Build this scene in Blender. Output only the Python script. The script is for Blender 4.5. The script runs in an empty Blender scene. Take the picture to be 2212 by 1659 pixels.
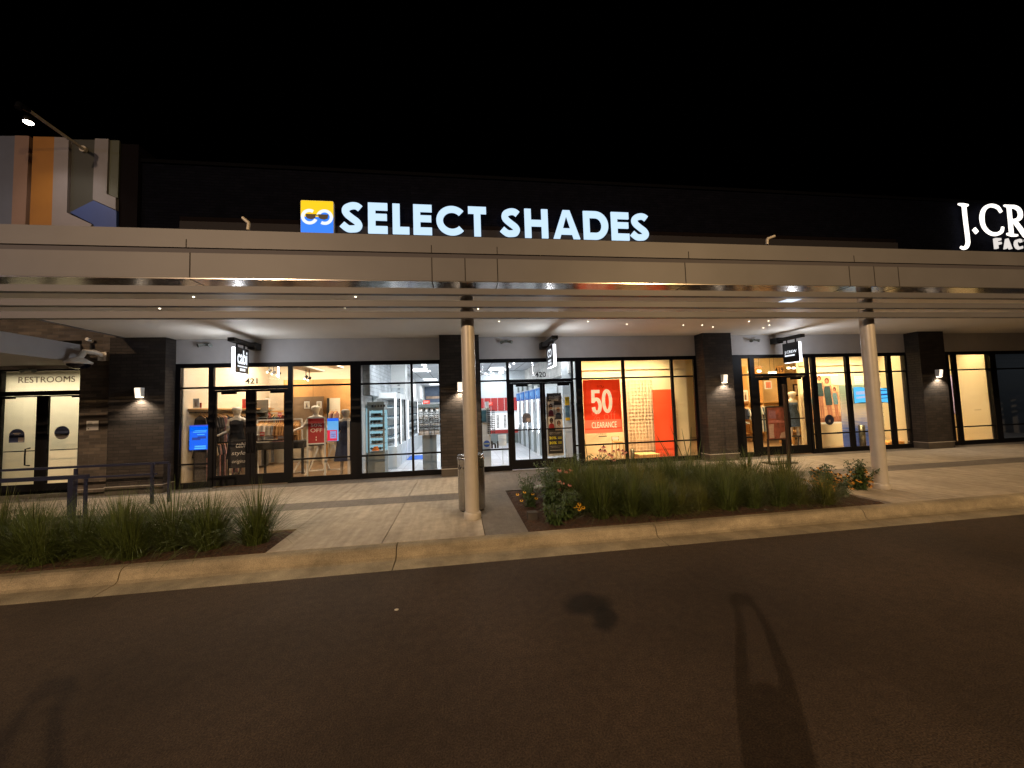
import bpy, bmesh, math, random
from mathutils import Vector, Matrix
R = math.radians
random.seed(7)
sc = bpy.context.scene
col = sc.collection

# ------------------------------------------------------------------ camera
F = 831.0                                   # focal length in pixels of a 2212 px wide frame
EYE = Vector((0.0, 0.0, 1.70))
Zc = Vector((-466, 13900, -F)).normalized()
Xc = Vector((5943, 150.5, -F)); Xc = (Xc - Xc.dot(Zc) * Zc).normalized()
Yc = Zc.cross(Xc)
WM = Matrix((Xc, Yc, Zc))                    # rows: world axes seen by the camera
cam_d = bpy.data.cameras.new('camera'); cam = bpy.data.objects.new('camera', cam_d); col.objects.link(cam)
cam_d.sensor_fit = 'HORIZONTAL'; cam_d.sensor_width = 36.0; cam_d.lens = 36.0 * F / 2212.0
cam_d.clip_start = 0.05; cam_d.clip_end = 800
m4 = WM.to_4x4(); m4.translation = EYE
cam.matrix_world = m4
sc.camera = cam

def ray(u, v):
    return WM @ Vector(((u - 1106) / F, -(v - 829.5) / F, -1.0))
def P(u, v, Y):                               # the point of the vertical plane y=Y measured at u,v
    d = ray(u, v); return EYE + d * (Y / d.y)
def A(u, v, Y):
    p = P(u, v, Y); return p.x, p.z

# ------------------------------------------------------------------ world, exposure
w = bpy.data.worlds.new('World'); sc.world = w; w.use_nodes = True
nt = w.node_tree; bg = nt.nodes['Background']
sky = nt.nodes.new('ShaderNodeTexSky'); sky.sky_type = 'NISHITA'; sky.sun_disc = False
sky.sun_elevation = R(-6); sky.sun_rotation = R(200)
hs = nt.nodes.new('ShaderNodeHueSaturation'); hs.inputs['Saturation'].default_value = 0.5
nt.links.new(sky.outputs[0], hs.inputs['Color']); nt.links.new(hs.outputs[0], bg.inputs[0])
bg.inputs[1].default_value = 0.03
sc.view_settings.view_transform = 'Standard'; sc.view_settings.look = 'None'
sc.view_settings.exposure = 0.0; sc.view_settings.gamma = 1.0
sc.render.engine = 'CYCLES'
sc.cycles.max_bounces = 7; sc.cycles.diffuse_bounces = 3; sc.cycles.glossy_bounces = 3
sc.cycles.transparent_max_bounces = 14; sc.cycles.caustics_reflective = False; sc.cycles.caustics_refractive = False
sc.cycles.use_denoising = True; sc.cycles.sample_clamp_indirect = 3.0

def area(name, loc, size, energy, color, rot=(0, 0, 0), sy=None, spread=180):
    l = bpy.data.lights.new(name, 'AREA'); l.energy = energy; l.color = color; l.size = size
    l.spread = R(spread)
    if sy: l.shape = 'RECTANGLE'; l.size_y = sy
    o = bpy.data.objects.new(name, l); col.objects.link(o); o.location = loc; o.rotation_euler = rot
    return o
def spot(name, loc, target, energy, color, ang=60, blend=.5, size=.1):
    l = bpy.data.lights.new(name, 'SPOT'); l.energy = energy; l.color = color; l.spot_size = R(ang)
    l.spot_blend = blend; l.shadow_soft_size = size
    o = bpy.data.objects.new(name, l); col.objects.link(o); o.location = loc
    o.rotation_euler = (Vector(target) - Vector(loc)).to_track_quat('-Z', 'Y').to_euler()
    return o
# parking-lot lamps across the lane, behind the photographer
LOT = [((-13.6, -18.6, 11.6), 16500, (1.0, .67, .40), (3.5, 5, 0), 80), ((13.0, -15.0, 10.0), 10000, (1.0, .62, .27), (4, 4.5, 0), 70), ((-34, -15, 10.0), 2200, (.80, .74, 1.0), (-6, 6, 2), 60)]
for p, e, c, tg, an in LOT:
    spot('lot_light', p, tg, e, c, an, .9, .10)

# ------------------------------------------------------------------ materials
def mat(name, color, rough=.6, metal=0.0, var=0.0, vs=4.0, bump=0.0, bs=40.0, spec=.5, coat=0.0):
    m = bpy.data.materials.new(name); m.use_nodes = True; t = m.node_tree
    b = t.nodes['Principled BSDF']
    b.inputs['Roughness'].default_value = rough; b.inputs['Metallic'].default_value = metal
    b.inputs['Specular IOR Level'].default_value = spec; b.inputs['Coat Weight'].default_value = coat
    c = (*color, 1)
    tc = t.nodes.new('ShaderNodeTexCoord')
    if var > 0:
        n = t.nodes.new('ShaderNodeTexNoise'); n.inputs['Scale'].default_value = vs; n.inputs['Detail'].default_value = 6
        t.links.new(tc.outputs['Object'], n.inputs['Vector'])
        r = t.nodes.new('ShaderNodeValToRGB')
        r.color_ramp.elements[0].position = .3; r.color_ramp.elements[1].position = .7
        r.color_ramp.elements[0].color = (*[x * (1 - var) for x in color], 1)
        r.color_ramp.elements[1].color = (*[min(1, x * (1 + var)) for x in color], 1)
        t.links.new(n.outputs[0], r.inputs[0]); t.links.new(r.outputs[0], b.inputs['Base Color'])
    else:
        b.inputs['Base Color'].default_value = c
    if bump > 0:
        n2 = t.nodes.new('ShaderNodeTexNoise'); n2.inputs['Scale'].default_value = bs; n2.inputs['Detail'].default_value = 4
        t.links.new(tc.outputs['Object'], n2.inputs['Vector'])
        bp = t.nodes.new('ShaderNodeBump'); bp.inputs['Strength'].default_value = bump; bp.inputs['Distance'].default_value = .01
        t.links.new(n2.outputs[0], bp.inputs['Height']); t.links.new(bp.outputs[0], b.inputs['Normal'])
    return m
def emit(name, color, s=1.0):
    m = bpy.data.materials.new(name); m.use_nodes = True; b = m.node_tree.nodes['Principled BSDF']
    b.inputs['Base Color'].default_value = (0, 0, 0, 1); b.inputs['Roughness'].default_value = .5
    b.inputs['Emission Color'].default_value = (*color, 1); b.inputs['Emission Strength'].default_value = s
    return m
def glassm(name, tint=(1, 1, 1), ior=1.5, base=.0):
    m = bpy.data.materials.new(name); m.use_nodes = True; t = m.node_tree; t.nodes.clear()
    o = t.nodes.new('ShaderNodeOutputMaterial'); mx = t.nodes.new('ShaderNodeMixShader')
    tr = t.nodes.new('ShaderNodeBsdfTransparent'); tr.inputs[0].default_value = (*tint, 1)
    g = t.nodes.new('ShaderNodeBsdfGlossy'); g.inputs['Roughness'].default_value = .02
    lw = t.nodes.new('ShaderNodeLayerWeight'); pw_ = t.nodes.new('ShaderNodeMath'); pw_.operation = 'POWER'; pw_.inputs[1].default_value = 5
    f = t.nodes.new('ShaderNodeMath'); f.operation = 'MULTIPLY_ADD'; f.inputs[1].default_value = .9; f.inputs[2].default_value = .035
    t.links.new(lw.outputs['Facing'], pw_.inputs[0]); t.links.new(pw_.outputs[0], f.inputs[0]); t.links.new(f.outputs[0], mx.inputs[0]); t.links.new(tr.outputs[0], mx.inputs[1]); t.links.new(g.outputs[0], mx.inputs[2])
    t.links.new(mx.outputs[0], o.inputs[0]); return m
def brick(name, c1, c2, mortar, bw=.21, rh=.067, rough=.85, bumps=.5, spec=.3):
    m = bpy.data.materials.new(name); m.use_nodes = True; t = m.node_tree; b = t.nodes['Principled BSDF']
    b.inputs['Roughness'].default_value = rough; b.inputs['Specular IOR Level'].default_value = spec
    g = t.nodes.new('ShaderNodeNewGeometry'); s = t.nodes.new('ShaderNodeSeparateXYZ'); cmb = t.nodes.new('ShaderNodeCombineXYZ')
    ad = t.nodes.new('ShaderNodeMath'); ad.operation = 'ADD'
    t.links.new(g.outputs['Position'], s.inputs[0]); t.links.new(s.outputs[0], ad.inputs[0]); t.links.new(s.outputs[1], ad.inputs[1])
    t.links.new(ad.outputs[0], cmb.inputs[0]); t.links.new(s.outputs[2], cmb.inputs[1])
    br = t.nodes.new('ShaderNodeTexBrick'); br.inputs['Scale'].default_value = 1; br.inputs['Brick Width'].default_value = bw
    br.inputs['Row Height'].default_value = rh; br.inputs['Mortar Size'].default_value = .006; br.inputs['Mortar Smooth'].default_value = .3
    br.inputs['Color1'].default_value = (*c1, 1); br.inputs['Color2'].default_value = (*c2, 1); br.inputs['Mortar'].default_value = (*mortar, 1)
    br.inputs['Bias'].default_value = -.2
    t.links.new(cmb.outputs[0], br.inputs[0])
    n = t.nodes.new('ShaderNodeTexNoise'); n.inputs['Scale'].default_value = 3.5; n.inputs['Detail'].default_value = 5
    t.links.new(g.outputs['Position'], n.inputs[0])
    mp = t.nodes.new('ShaderNodeMapRange'); mp.inputs[3].default_value = .55; mp.inputs[4].default_value = 1.5
    t.links.new(n.outputs[0], mp.inputs[0])
    vm = t.nodes.new('ShaderNodeVectorMath'); vm.operation = 'SCALE'
    t.links.new(br.outputs[0], vm.inputs[0]); t.links.new(mp.outputs[0], vm.inputs['Scale']); t.links.new(vm.outputs[0], b.inputs['Base Color'])
    iv = t.nodes.new('ShaderNodeMath'); iv.operation = 'SUBTRACT'; iv.inputs[0].default_value = 1
    t.links.new(br.outputs['Fac'], iv.inputs[1])
    bp = t.nodes.new('ShaderNodeBump'); bp.inputs['Strength'].default_value = bumps; bp.inputs['Distance'].default_value = .012
    t.links.new(iv.outputs[0], bp.inputs['Height']); t.links.new(bp.outputs[0], b.inputs['Normal'])
    return m
def planks(name, c1, c2, bw=1.2, rh=.18, rough=.35, flat=True, mort=.004):
    m = bpy.data.materials.new(name); m.use_nodes = True; t = m.node_tree; b = t.nodes['Principled BSDF']
    b.inputs['Roughness'].default_value = rough
    g = t.nodes.new('ShaderNodeNewGeometry'); s = t.nodes.new('ShaderNodeSeparateXYZ'); cmb = t.nodes.new('ShaderNodeCombineXYZ')
    t.links.new(g.outputs['Position'], s.inputs[0])
    t.links.new(s.outputs[1 if flat else 0], cmb.inputs[0]); t.links.new(s.outputs[0 if flat else 2], cmb.inputs[1])
    br = t.nodes.new('ShaderNodeTexBrick'); br.inputs['Scale'].default_value = 1; br.inputs['Brick Width'].default_value = bw
    br.inputs['Row Height'].default_value = rh; br.inputs['Mortar Size'].default_value = mort
    br.inputs['Color1'].default_value = (*c1, 1); br.inputs['Color2'].default_value = (*c2, 1); br.inputs['Mortar'].default_value = (*[x*.4 for x in c1], 1)
    t.links.new(cmb.outputs[0], br.inputs[0])
    n = t.nodes.new('ShaderNodeTexNoise'); n.inputs['Scale'].default_value = 6; n.inputs['Detail'].default_value = 6
    t.links.new(g.outputs['Position'], n.inputs[0])
    mp = t.nodes.new('ShaderNodeMapRange'); mp.inputs[3].default_value = .75; mp.inputs[4].default_value = 1.2
    t.links.new(n.outputs[0], mp.inputs[0]); vm = t.nodes.new('ShaderNodeVectorMath'); vm.operation = 'SCALE'
    t.links.new(br.outputs[0], vm.inputs[0]); t.links.new(mp.outputs[0], vm.inputs['Scale']); t.links.new(vm.outputs[0], b.inputs['Base Color'])
    return m
def concrete(name, c, rough=.85, speck=0.0, st=(6, .7, 1), lo=.86):
    m = bpy.data.materials.new(name); m.use_nodes = True; t = m.node_tree; b = t.nodes['Principled BSDF']
    b.inputs['Roughness'].default_value = rough
    g = t.nodes.new('ShaderNodeNewGeometry')
    def nz(scale, det, lo, hi, stretch=None):
        n = t.nodes.new('ShaderNodeTexNoise'); n.inputs['Scale'].default_value = scale; n.inputs['Detail'].default_value = det
        if stretch:
            mp0 = t.nodes.new('ShaderNodeMapping'); mp0.inputs['Scale'].default_value = stretch
            t.links.new(g.outputs['Position'], mp0.inputs[0]); t.links.new(mp0.outputs[0], n.inputs[0])
        else: t.links.new(g.outputs['Position'], n.inputs[0])
        mp = t.nodes.new('ShaderNodeMapRange'); mp.inputs[1].default_value = .3; mp.inputs[2].default_value = .7
        mp.inputs[3].default_value = lo; mp.inputs[4].default_value = hi
        t.links.new(n.outputs[0], mp.inputs[0]); return mp, n
    a, _ = nz(.9, 5, .80, 1.12); bb, n2 = nz(9, 6, .86, 1.1); cc, _ = nz(2.2, 4, lo, 1.06, st)
    m1 = t.nodes.new('ShaderNodeMath'); m1.operation = 'MULTIPLY'; m2 = t.nodes.new('ShaderNodeMath'); m2.operation = 'MULTIPLY'
    t.links.new(a.outputs[0], m1.inputs[0]); t.links.new(bb.outputs[0], m1.inputs[1])
    t.links.new(m1.outputs[0], m2.inputs[0]); t.links.new(cc.outputs[0], m2.inputs[1])
    last = m2
    if speck:
        d, _ = nz(150, 2, 1 - speck, 1 + speck); m3 = t.nodes.new('ShaderNodeMath'); m3.operation = 'MULTIPLY'
        t.links.new(m2.outputs[0], m3.inputs[0]); t.links.new(d.outputs[0], m3.inputs[1]); last = m3
    vm = t.nodes.new('ShaderNodeVectorMath'); vm.operation = 'SCALE'; vm.inputs[0].default_value = c
    t.links.new(last.outputs[0], vm.inputs['Scale']); t.links.new(vm.outputs[0], b.inputs['Base Color'])
    nb = t.nodes.new('ShaderNodeTexNoise'); nb.inputs['Scale'].default_value = 90
    t.links.new(g.outputs['Position'], nb.inputs[0])
    bp = t.nodes.new('ShaderNodeBump'); bp.inputs['Strength'].default_value = .35; bp.inputs['Distance'].default_value = .006
    t.links.new(nb.outputs[0], bp.inputs['Height']); t.links.new(bp.outputs[0], b.inputs['Normal'])
    return m
M = {}
M['brick'] = brick('dark_brick', (.032, .027, .024), (.052, .043, .038), (.022, .020, .018), bumps=.9)
M['brick2'] = brick('mixed_brick', (.075, .064, .056), (.155, .128, .105), (.10, .093, .085), bumps=.8)
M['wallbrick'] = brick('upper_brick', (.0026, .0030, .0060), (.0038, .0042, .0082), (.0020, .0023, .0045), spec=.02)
M['stone'] = mat('stone_base', (.07, .06, .05), .8, var=.2, bump=.3)
M['cap'] = mat('pale_capstone', (.35, .33, .30), .7)
M['render'] = mat('grey_stucco', (.52, .51, .52), .75, var=.04, bump=.15, bs=120)
M['soffit'] = mat('soffit_paint', (.80, .77, .70), .6, var=.03, vs=1.2)
M['alu'] = mat('fascia_panel', (.116, .117, .132), .5, .0, var=.09, vs=1.6, spec=.6)
M['gloss'] = mat('fascia_underside', (.40, .38, .36), .19, .8, var=.06, vs=2)
M['groove'] = mat('fascia_groove', (.055, .052, .068), .6)
M['seam'] = mat('panel_seam', (.02, .017, .015), .8)
M['colpaint'] = mat('column_paint', (.50, .47, .42), .38, .1, var=.05, vs=8)
M['black'] = mat('black_aluminium', (.0045, .0045, .006), .5, .0, spec=.15)
M['blk2'] = mat('matt_black', (.015, .015, .015), .7)
M['glass'] = glassm('window_glass')
M['white'] = mat('white_paint', (.8, .8, .78), .5)
M['cream'] = mat('cream_wall', (.80, .72, .58), .7, var=.03)
M['ivory'] = mat('warm_display_wall', (.78, .66, .42), .7, var=.03, vs=1)
M['wood'] = planks('oak_panel', (.50, .25, .09), (.60, .32, .12), 1.3, 3.0, .4, False, .006)
M['woodfloor'] = planks('shop_floor_wood', (.30, .19, .10), (.22, .14, .08), 1.2, .15)
M['greyfloor'] = planks('pale_tile_floor', (.50, .50, .52), (.66, .66, .68), .9, .3, .3)
M['ceilw'] = planks('ceiling_tiles', (.68, .70, .72), (.62, .65, .68), 1.2, .61, .8, True, .02)
M['ceild'] = mat('dark_ceiling', (.20, .17, .13), .8)
M['steel'] = mat('brushed_steel', (.40, .39, .38), .24, .9, var=.1, vs=60)
M['chrome'] = mat('chrome', (.7, .7, .7), .15, 1)
M['grey'] = mat('grey_laminate', (.16, .18, .17), .5)
M['lgrey'] = mat('light_laminate', (.62, .66, .68), .45)
M['red'] = mat('red_print', (.42, .03, .025), .5)
M['dred'] = mat('deep_red_print', (.36, .015, .02), .5)
M['coral'] = mat('coral_board', (.85, .08, .02), .6)
M['txt'] = mat('white_print', (.8, .78, .74), .6)
M['blktxt'] = mat('black_lettering', (.012, .010, .010), .6)
M['skin'] = mat('mannequin_shell', (.78, .72, .62), .45)
M['mulch'] = mat('bark_mulch', (.055, .028, .016), .95, var=.6, vs=40, bump=1.0, bs=60)
M['rail'] = mat('navy_rail_paint', (.012, .015, .042), .4, .2)
M['camw'] = mat('camera_housing', (.82, .78, .70), .45)
M['coping'] = mat('dark_coping', (.003, .003, .004), .9, spec=.02)
M['dome'] = mat('smoked_dome', (.01, .01, .018), .08)

# ------------------------------------------------------------------ geometry helpers
def woff(o):
    v = Vector((0, 0, 0))
    while o is not None: v += o.location; o = o.parent
    return v
def tag(o, label=None, cat=None, group=None, kind=None):
    if label: o['label'] = label
    if cat: o['category'] = cat
    if group: o['group'] = group
    if kind: o['kind'] = kind
    return o
def thing(name, loc, label, cat, group=None):
    o = bpy.data.objects.new(name, None); o.empty_display_size = .1
    col.objects.link(o); o.location = loc
    return tag(o, label, cat, group)
class MB:
    def __init__(s): s.v = []; s.f = []; s.sm = []
    def add(s, vs, fs, smooth=False):
        n = len(s.v); s.v += [Vector(p) for p in vs]; s.f += [[i + n for i in f] for f in fs]; s.sm += [smooth] * len(fs); return s
    def box(s, x0, x1, y0, y1, z0, z1):
        x0, x1 = sorted((x0, x1)); y0, y1 = sorted((y0, y1)); z0, z1 = sorted((z0, z1))
        return s.add([(x0,y0,z0),(x1,y0,z0),(x1,y1,z0),(x0,y1,z0),(x0,y0,z1),(x1,y0,z1),(x1,y1,z1),(x0,y1,z1)],
                     [(0,3,2,1),(4,5,6,7),(0,1,5,4),(1,2,6,5),(2,3,7,6),(3,0,4,7)])
    def bar(s, a, b, w, h=None):
        h = h or w; a = Vector(a); b = Vector(b); d = (b - a).normalized()
        up = Vector((0, 0, 1)) if abs(d.z) < .95 else Vector((0, 1, 0))
        r = d.cross(up).normalized(); u = r.cross(d)
        vs = [p + r * sx * w / 2 + u * sy * h / 2 for p in (a, b) for sx, sy in ((-1,-1),(1,-1),(1,1),(-1,1))]
        return s.add(vs, [(3,2,1,0),(4,5,6,7),(0,1,5,4),(1,2,6,5),(2,3,7,6),(3,0,4,7)])
    def tube(s, pts, r, n=10, caps=True):
        pts = [Vector(p) for p in pts]; rs = r if isinstance(r, (list, tuple)) else [r] * len(pts)
        rings = []; prev = None
        for i, p in enumerate(pts):
            d = (pts[min(i+1, len(pts)-1)] - pts[max(i-1, 0)]).normalized()
            if prev is None:
                up = Vector((0, 0, 1)) if abs(d.z) < .9 else Vector((1, 0, 0)); a = d.cross(up).normalized()
            else: a = (prev - prev.dot(d) * d).normalized()
            prev = a; b = d.cross(a)
            rings.append([p + (a * math.cos(2*math.pi*k/n) + b * math.sin(2*math.pi*k/n)) * rs[i] for k in range(n)])
        vs = [q for rr in rings for q in rr]; fs = []
        for i in range(len(pts) - 1):
            for k in range(n):
                fs.append((i*n+k, i*n+(k+1) % n, (i+1)*n+(k+1) % n, (i+1)*n+k))
        s.add(vs, fs, True)
        if caps: s.add(rings[0], [tuple(range(n))[::-1]]); s.add(rings[-1], [tuple(range(n))])
        return s
    def lathe(s, prof, c, n=24, sx=1, sy=1, smooth=True):
        vs = []; fs = []
        for r, z in prof:
            for k in range(n):
                a = 2*math.pi*k/n; vs.append((c[0] + r*sx*math.cos(a), c[1] + r*sy*math.sin(a), c[2] + z))
        for i in range(len(prof) - 1):
            for k in range(n): fs.append((i*n+k, i*n+(k+1) % n, (i+1)*n+(k+1) % n, (i+1)*n+k))
        s.add(vs, fs, smooth)
        s.add(vs[:n], [tuple(range(n))[::-1]]); s.add(vs[-n:], [tuple(range(n))]); return s
    def prism(s, poly, y0, y1):               # polygon in x,z extruded along y
        n = len(poly); vs = [(x, y0, z) for x, z in poly] + [(x, y1, z) for x, z in poly]
        fs = [tuple(range(n)), tuple(range(2*n-1, n-1, -1))] + [(i, i+n, (i+1) % n + n, (i+1) % n) for i in range(n)]
        return s.add(vs, fs)
    def prismx(s, poly, x0, x1):              # polygon in y,z extruded along x
        n = len(poly); vs = [(x0, y, z) for y, z in poly] + [(x1, y, z) for y, z in poly]
        fs = [tuple(range(n)), tuple(range(2*n-1, n-1, -1))] + [(i, i+n, (i+1) % n + n, (i+1) % n) for i in range(n)]
        return s.add(vs, fs)
    def quad(s, a, b, c, d): return s.add([a, b, c, d], [(0, 1, 2, 3)])
    def build(s, name, m, parent=None, loc=None, **kw):
        off = woff(parent) if parent is not None else Vector(loc or (0, 0, 0))
        me = bpy.data.meshes.new(name); me.from_pydata([p - off for p in s.v], [], s.f)
        bm = bmesh.new(); bm.from_mesh(me); bmesh.ops.recalc_face_normals(bm, faces=bm.faces); bm.to_mesh(me); bm.free()
        me.polygons.foreach_set('use_smooth', s.sm); me.update()
        o = bpy.data.objects.new(name, me); col.objects.link(o); me.materials.append(M[m] if isinstance(m, str) else m)
        if parent is not None: o.parent = parent
        elif loc is not None: o.location = loc
        return tag(o, **kw)
def copy_tree(o, parent=None, loc=None, rz=None, sc_=None, label=None):
    c = o.copy(); col.objects.link(c); c.parent = parent
    if loc is not None: c.location = loc
    if rz is not None: c.rotation_euler.z = rz
    if sc_ is not None: c.scale = sc_
    if label: c['label'] = label
    for ch in o.children: copy_tree(ch, c)
    return c
def text_verts(body, ext=.004, off=0.0):
    c = bpy.data.curves.new('lettering', 'FONT'); c.body = body; c.size = 1; c.extrude = ext; c.offset = off; c.resolution_u = 3
    o = bpy.data.objects.new('lettering', c); col.objects.link(o)
    bpy.context.view_layer.update()
    me = bpy.data.meshes.new_from_object(o.evaluated_get(bpy.context.evaluated_depsgraph_get()))
    vs = [v.co.copy() for v in me.vertices]; fs = [tuple(p.vertices) for p in me.polygons]
    bpy.data.objects.remove(o); bpy.data.curves.remove(c); bpy.data.meshes.remove(me); return vs, fs
def text(mb, body, x0, x1, z0, z1, y, thick=.004, off=0.0, face='y', shear=0.0):
    """lettering fitted into a rectangle; face 'y' looks to -y, 'x+' looks to +x, 'x-' looks to -x"""
    vs, fs = text_verts(body, 1.0, off)
    ax, bx = min(v.x for v in vs), max(v.x for v in vs); az, bz = min(v.y for v in vs), max(v.y for v in vs)
    out = []
    for v in vs:
        px = (v.x - ax) / (bx - ax); pz = (v.y - az) / (bz - az); d = thick * (0 if v.z < 0 else 1)
        px += shear * pz
        a = x0 + px * (x1 - x0); z = z0 + pz * (z1 - z0)
        if face == 'y': out.append((a, y - d, z))
        elif face == 'x+': out.append((y + d, a, z))
        else: out.append((y - d, x1 + x0 - a, z))
    mb.add(out, fs); return mb
def cat(pts, n=8, closed=False):
    pts = [Vector((*p, 0)) for p in pts]; out = []
    for i in range(len(pts) - 1):
        p0 = pts[max(i-1, 0)]; p1 = pts[i]; p2 = pts[i+1]; p3 = pts[min(i+2, len(pts)-1)]
        for k in range(n):
            t = k / n
            q = .5*((2*p1) + (-p0+p2)*t + (2*p0-5*p1+4*p2-p3)*t*t + (-p0+3*p1-3*p2+p3)*t**3)
            out.append((q.x, q.y))
    out.append((pts[-1].x, pts[-1].y)); return out
def ribbon(mb, pts, w, tr, y, d):              # stroke of a letter; tr maps letter space to x,z; extruded y..y-d
    n = len(pts); ws = w if isinstance(w, (list, tuple)) else [w] * n; L = []; Rr = []
    for i in range(n):
        a = Vector(pts[max(i-1, 0)]); b = Vector(pts[min(i+1, n-1)]); t = (b - a).normalized(); nn = Vector((-t.y, t.x))
        p = Vector(pts[i]); L.append(p + nn * ws[i] / 2); Rr.append(p - nn * ws[i] / 2)
    vs = []
    for yy in (y, y - d):
        for q in L + Rr:
            x, z = tr(q.x, q.y); vs.append((x, yy, z))
    m = 2 * n; fs = []
    for i in range(n - 1):
        fs += [(i, i+1, n+i+1, n+i), (m+i, m+n+i, m+n+i+1, m+i+1), (i, m+i, m+i+1, i+1), (n+i, n+i+1, m+n+i+1, m+n+i)]
    fs += [(0, n, m+n, m), (n-1, m+n-1, m+2*n-1, 2*n-1)]
    return mb.add(vs, fs)
# ------------------------------------------------------------------ ground, lane, kerb, pavement
def asphalt():
    m = bpy.data.materials.new('asphalt'); m.use_nodes = True; t = m.node_tree; b = t.nodes['Principled BSDF']
    g = t.nodes.new('ShaderNodeNewGeometry')
    def N(s, d=4):
        n = t.nodes.new('ShaderNodeTexNoise'); n.inputs['Scale'].default_value = s; n.inputs['Detail'].default_value = d
        t.links.new(g.outputs['Position'], n.inputs[0]); return n
    a = N(.5, 5); f = N(110, 3); c = N(14, 5)
    def MR(n, lo, hi):
        mp = t.nodes.new('ShaderNodeMapRange'); mp.inputs[1].default_value = .3; mp.inputs[2].default_value = .7
        mp.inputs[3].default_value = lo; mp.inputs[4].default_value = hi; t.links.new(n.outputs[0], mp.inputs[0]); return mp
    def MUL(x, y):
        q = t.nodes.new('ShaderNodeMath'); q.operation = 'MULTIPLY'; t.links.new(x.outputs[0], q.inputs[0]); t.links.new(y.outputs[0], q.inputs[1]); return q
    k = MUL(MUL(MR(a, .62, 1.28), MR(f, .5, 1.75)), MR(c, .84, 1.15))
    # two damp oil stains
    def blob(cx, cy, rx, ry, ang):
        mp = t.nodes.new('ShaderNodeMapping'); mp.vector_type = 'TEXTURE'
        mp.inputs['Location'].default_value = (cx, cy, 0); mp.inputs['Rotation'].default_value = (0, 0, ang); mp.inputs['Scale'].default_value = (rx, ry, 1)
        nn = N(5, 3); ad = t.nodes.new('ShaderNodeVectorMath'); ad.operation = 'MULTIPLY_ADD'
        ad.inputs[1].default_value = (.14, .14, 0); t.links.new(nn.outputs[1], ad.inputs[0]); t.links.new(g.outputs['Position'], ad.inputs[2])
        sb = t.nodes.new('ShaderNodeVectorMath'); sb.operation = 'SUBTRACT'; sb.inputs[1].default_value = (.07, .07, 0)
        t.links.new(ad.outputs[0], sb.inputs[0]); t.links.new(sb.outputs[0], mp.inputs[0])
        ln = t.nodes.new('ShaderNodeVectorMath'); ln.operation = 'LENGTH'
        mu = t.nodes.new('ShaderNodeVectorMath'); mu.operation = 'MULTIPLY'; mu.inputs[1].default_value = (1, 1, 0)
        t.links.new(mp.outputs[0], mu.inputs[0]); t.links.new(mu.outputs[0], ln.inputs[0])
        r = t.nodes.new('ShaderNodeMapRange'); r.inputs[1].default_value = .7; r.inputs[2].default_value = 1.25
        r.inputs[3].default_value = .30; r.inputs[4].default_value = 1; t.links.new(ln.outputs['Value'], r.inputs[0]); return r
    k = MUL(MUL(k, blob(1.04, 3.30, .20, .17, .3)), blob(1.12, 3.06, .10, .19, -.4))
    vm = t.nodes.new('ShaderNodeVectorMath'); vm.operation = 'SCALE'; vm.inputs[0].default_value = (.056, .040, .029)
    t.links.new(k.outputs[0], vm.inputs['Scale']); t.links.new(vm.outputs[0], b.inputs['Base Color'])
    b.inputs['Roughness'].default_value = .82; b.inputs['Specular IOR Level'].default_value = .3
    bp = t.nodes.new('ShaderNodeBump'); bp.inputs['Strength'].default_value = .6; bp.inputs['Distance'].default_value = .01
    t.links.new(f.outputs[0], bp.inputs['Height']); t.links.new(bp.outputs[0], b.inputs['Normal'])
    return m
M['asphalt'] = asphalt()
M['conc'] = concrete('pavement_concrete', (.48, .42, .34), speck=.10, lo=.78)
M['kerb'] = concrete('kerb_concrete', (.35, .30, .21), speck=.30, st=(1.3, 1.3, 4), lo=.62)
M['agg'] = concrete('exposed_aggregate', (.19, .17, .15), speck=.45)
M['dirt'] = mat('joint_dirt', (.04, .035, .03), .95)

MB().quad((-250, -250, -.02), (250, -250, -.02), (250, 250, -.02), (-250, 250, -.02)).build('ground', 'dirt', kind='structure')
rd = MB()
xs = [-250, -40] + [-20 + i * .25 for i in range(161)] + [40, 250]
edge = [4.40 + (random.uniform(-.008, .008) if -20 <= x <= 20 else 0) for x in xs]
n0 = len(xs)
rd.add([(x, -250, .001) for x in xs] + [(x, e, .001) for x, e in zip(xs, edge)], [(i, i+1, n0+i+1, n0+i) for i in range(n0-1)])
rd.build('road', 'asphalt', kind='structure')
MB().box(-60, 60, 4.79, 30, -.15, .118).build('sidewalk_bed', 'dirt', kind='structure')
kb = MB()
prof = [(4.36, -.01), (4.36, .003), (4.60, .016), (4.635, .035), (4.655, .10), (4.675, .132), (4.71, .148), (4.795, .15), (4.795, -.01)]
jx = [-60, -30, -15, -9.6, -6.6, -3.55, -.75, 2.42, 5.45, 8.6, 11.6, 15, 20, 30, 60]
for a, b in zip(jx[:-1], jx[1:]): kb.prismx(prof, a + .006, b - .006)
kb.build('kerb', 'kerb', kind='structure')
def slabs(name, rects, m, gap=.005, z=.15):
    q = MB()
    for x0, x1, y0, y1 in rects: q.box(x0 + gap, x1 - gap, y0 + gap, y1 - gap, .10, z)
    return q.build(name, m, kind='structure')
xl = [-25, -20, -15, -12.4, -9.85, -8.58, -7.3, -6.03, -4.76, -3.48, -2.21, -.94, .28]
r1 = [(a, b, 4.80, 6.78) for a, b in zip(xl[:-1], xl[1:]) if b > -2.2]
r1 += [(a, b, 5.67, 6.78) for a, b in zip(xl[:-1], xl[1:]) if b < -2.1]
r1 += [(a, b, 7.29, 8.96) for a, b in zip(xl[:-1], xl[1:])]
xr = [6.1, 7.4, 8.7, 10.0, 11.3, 12.6, 15, 20, 25]
r1 += [(a, b, 4.80, 6.78) for a, b in zip(xr[:-1], xr[1:])]
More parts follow.
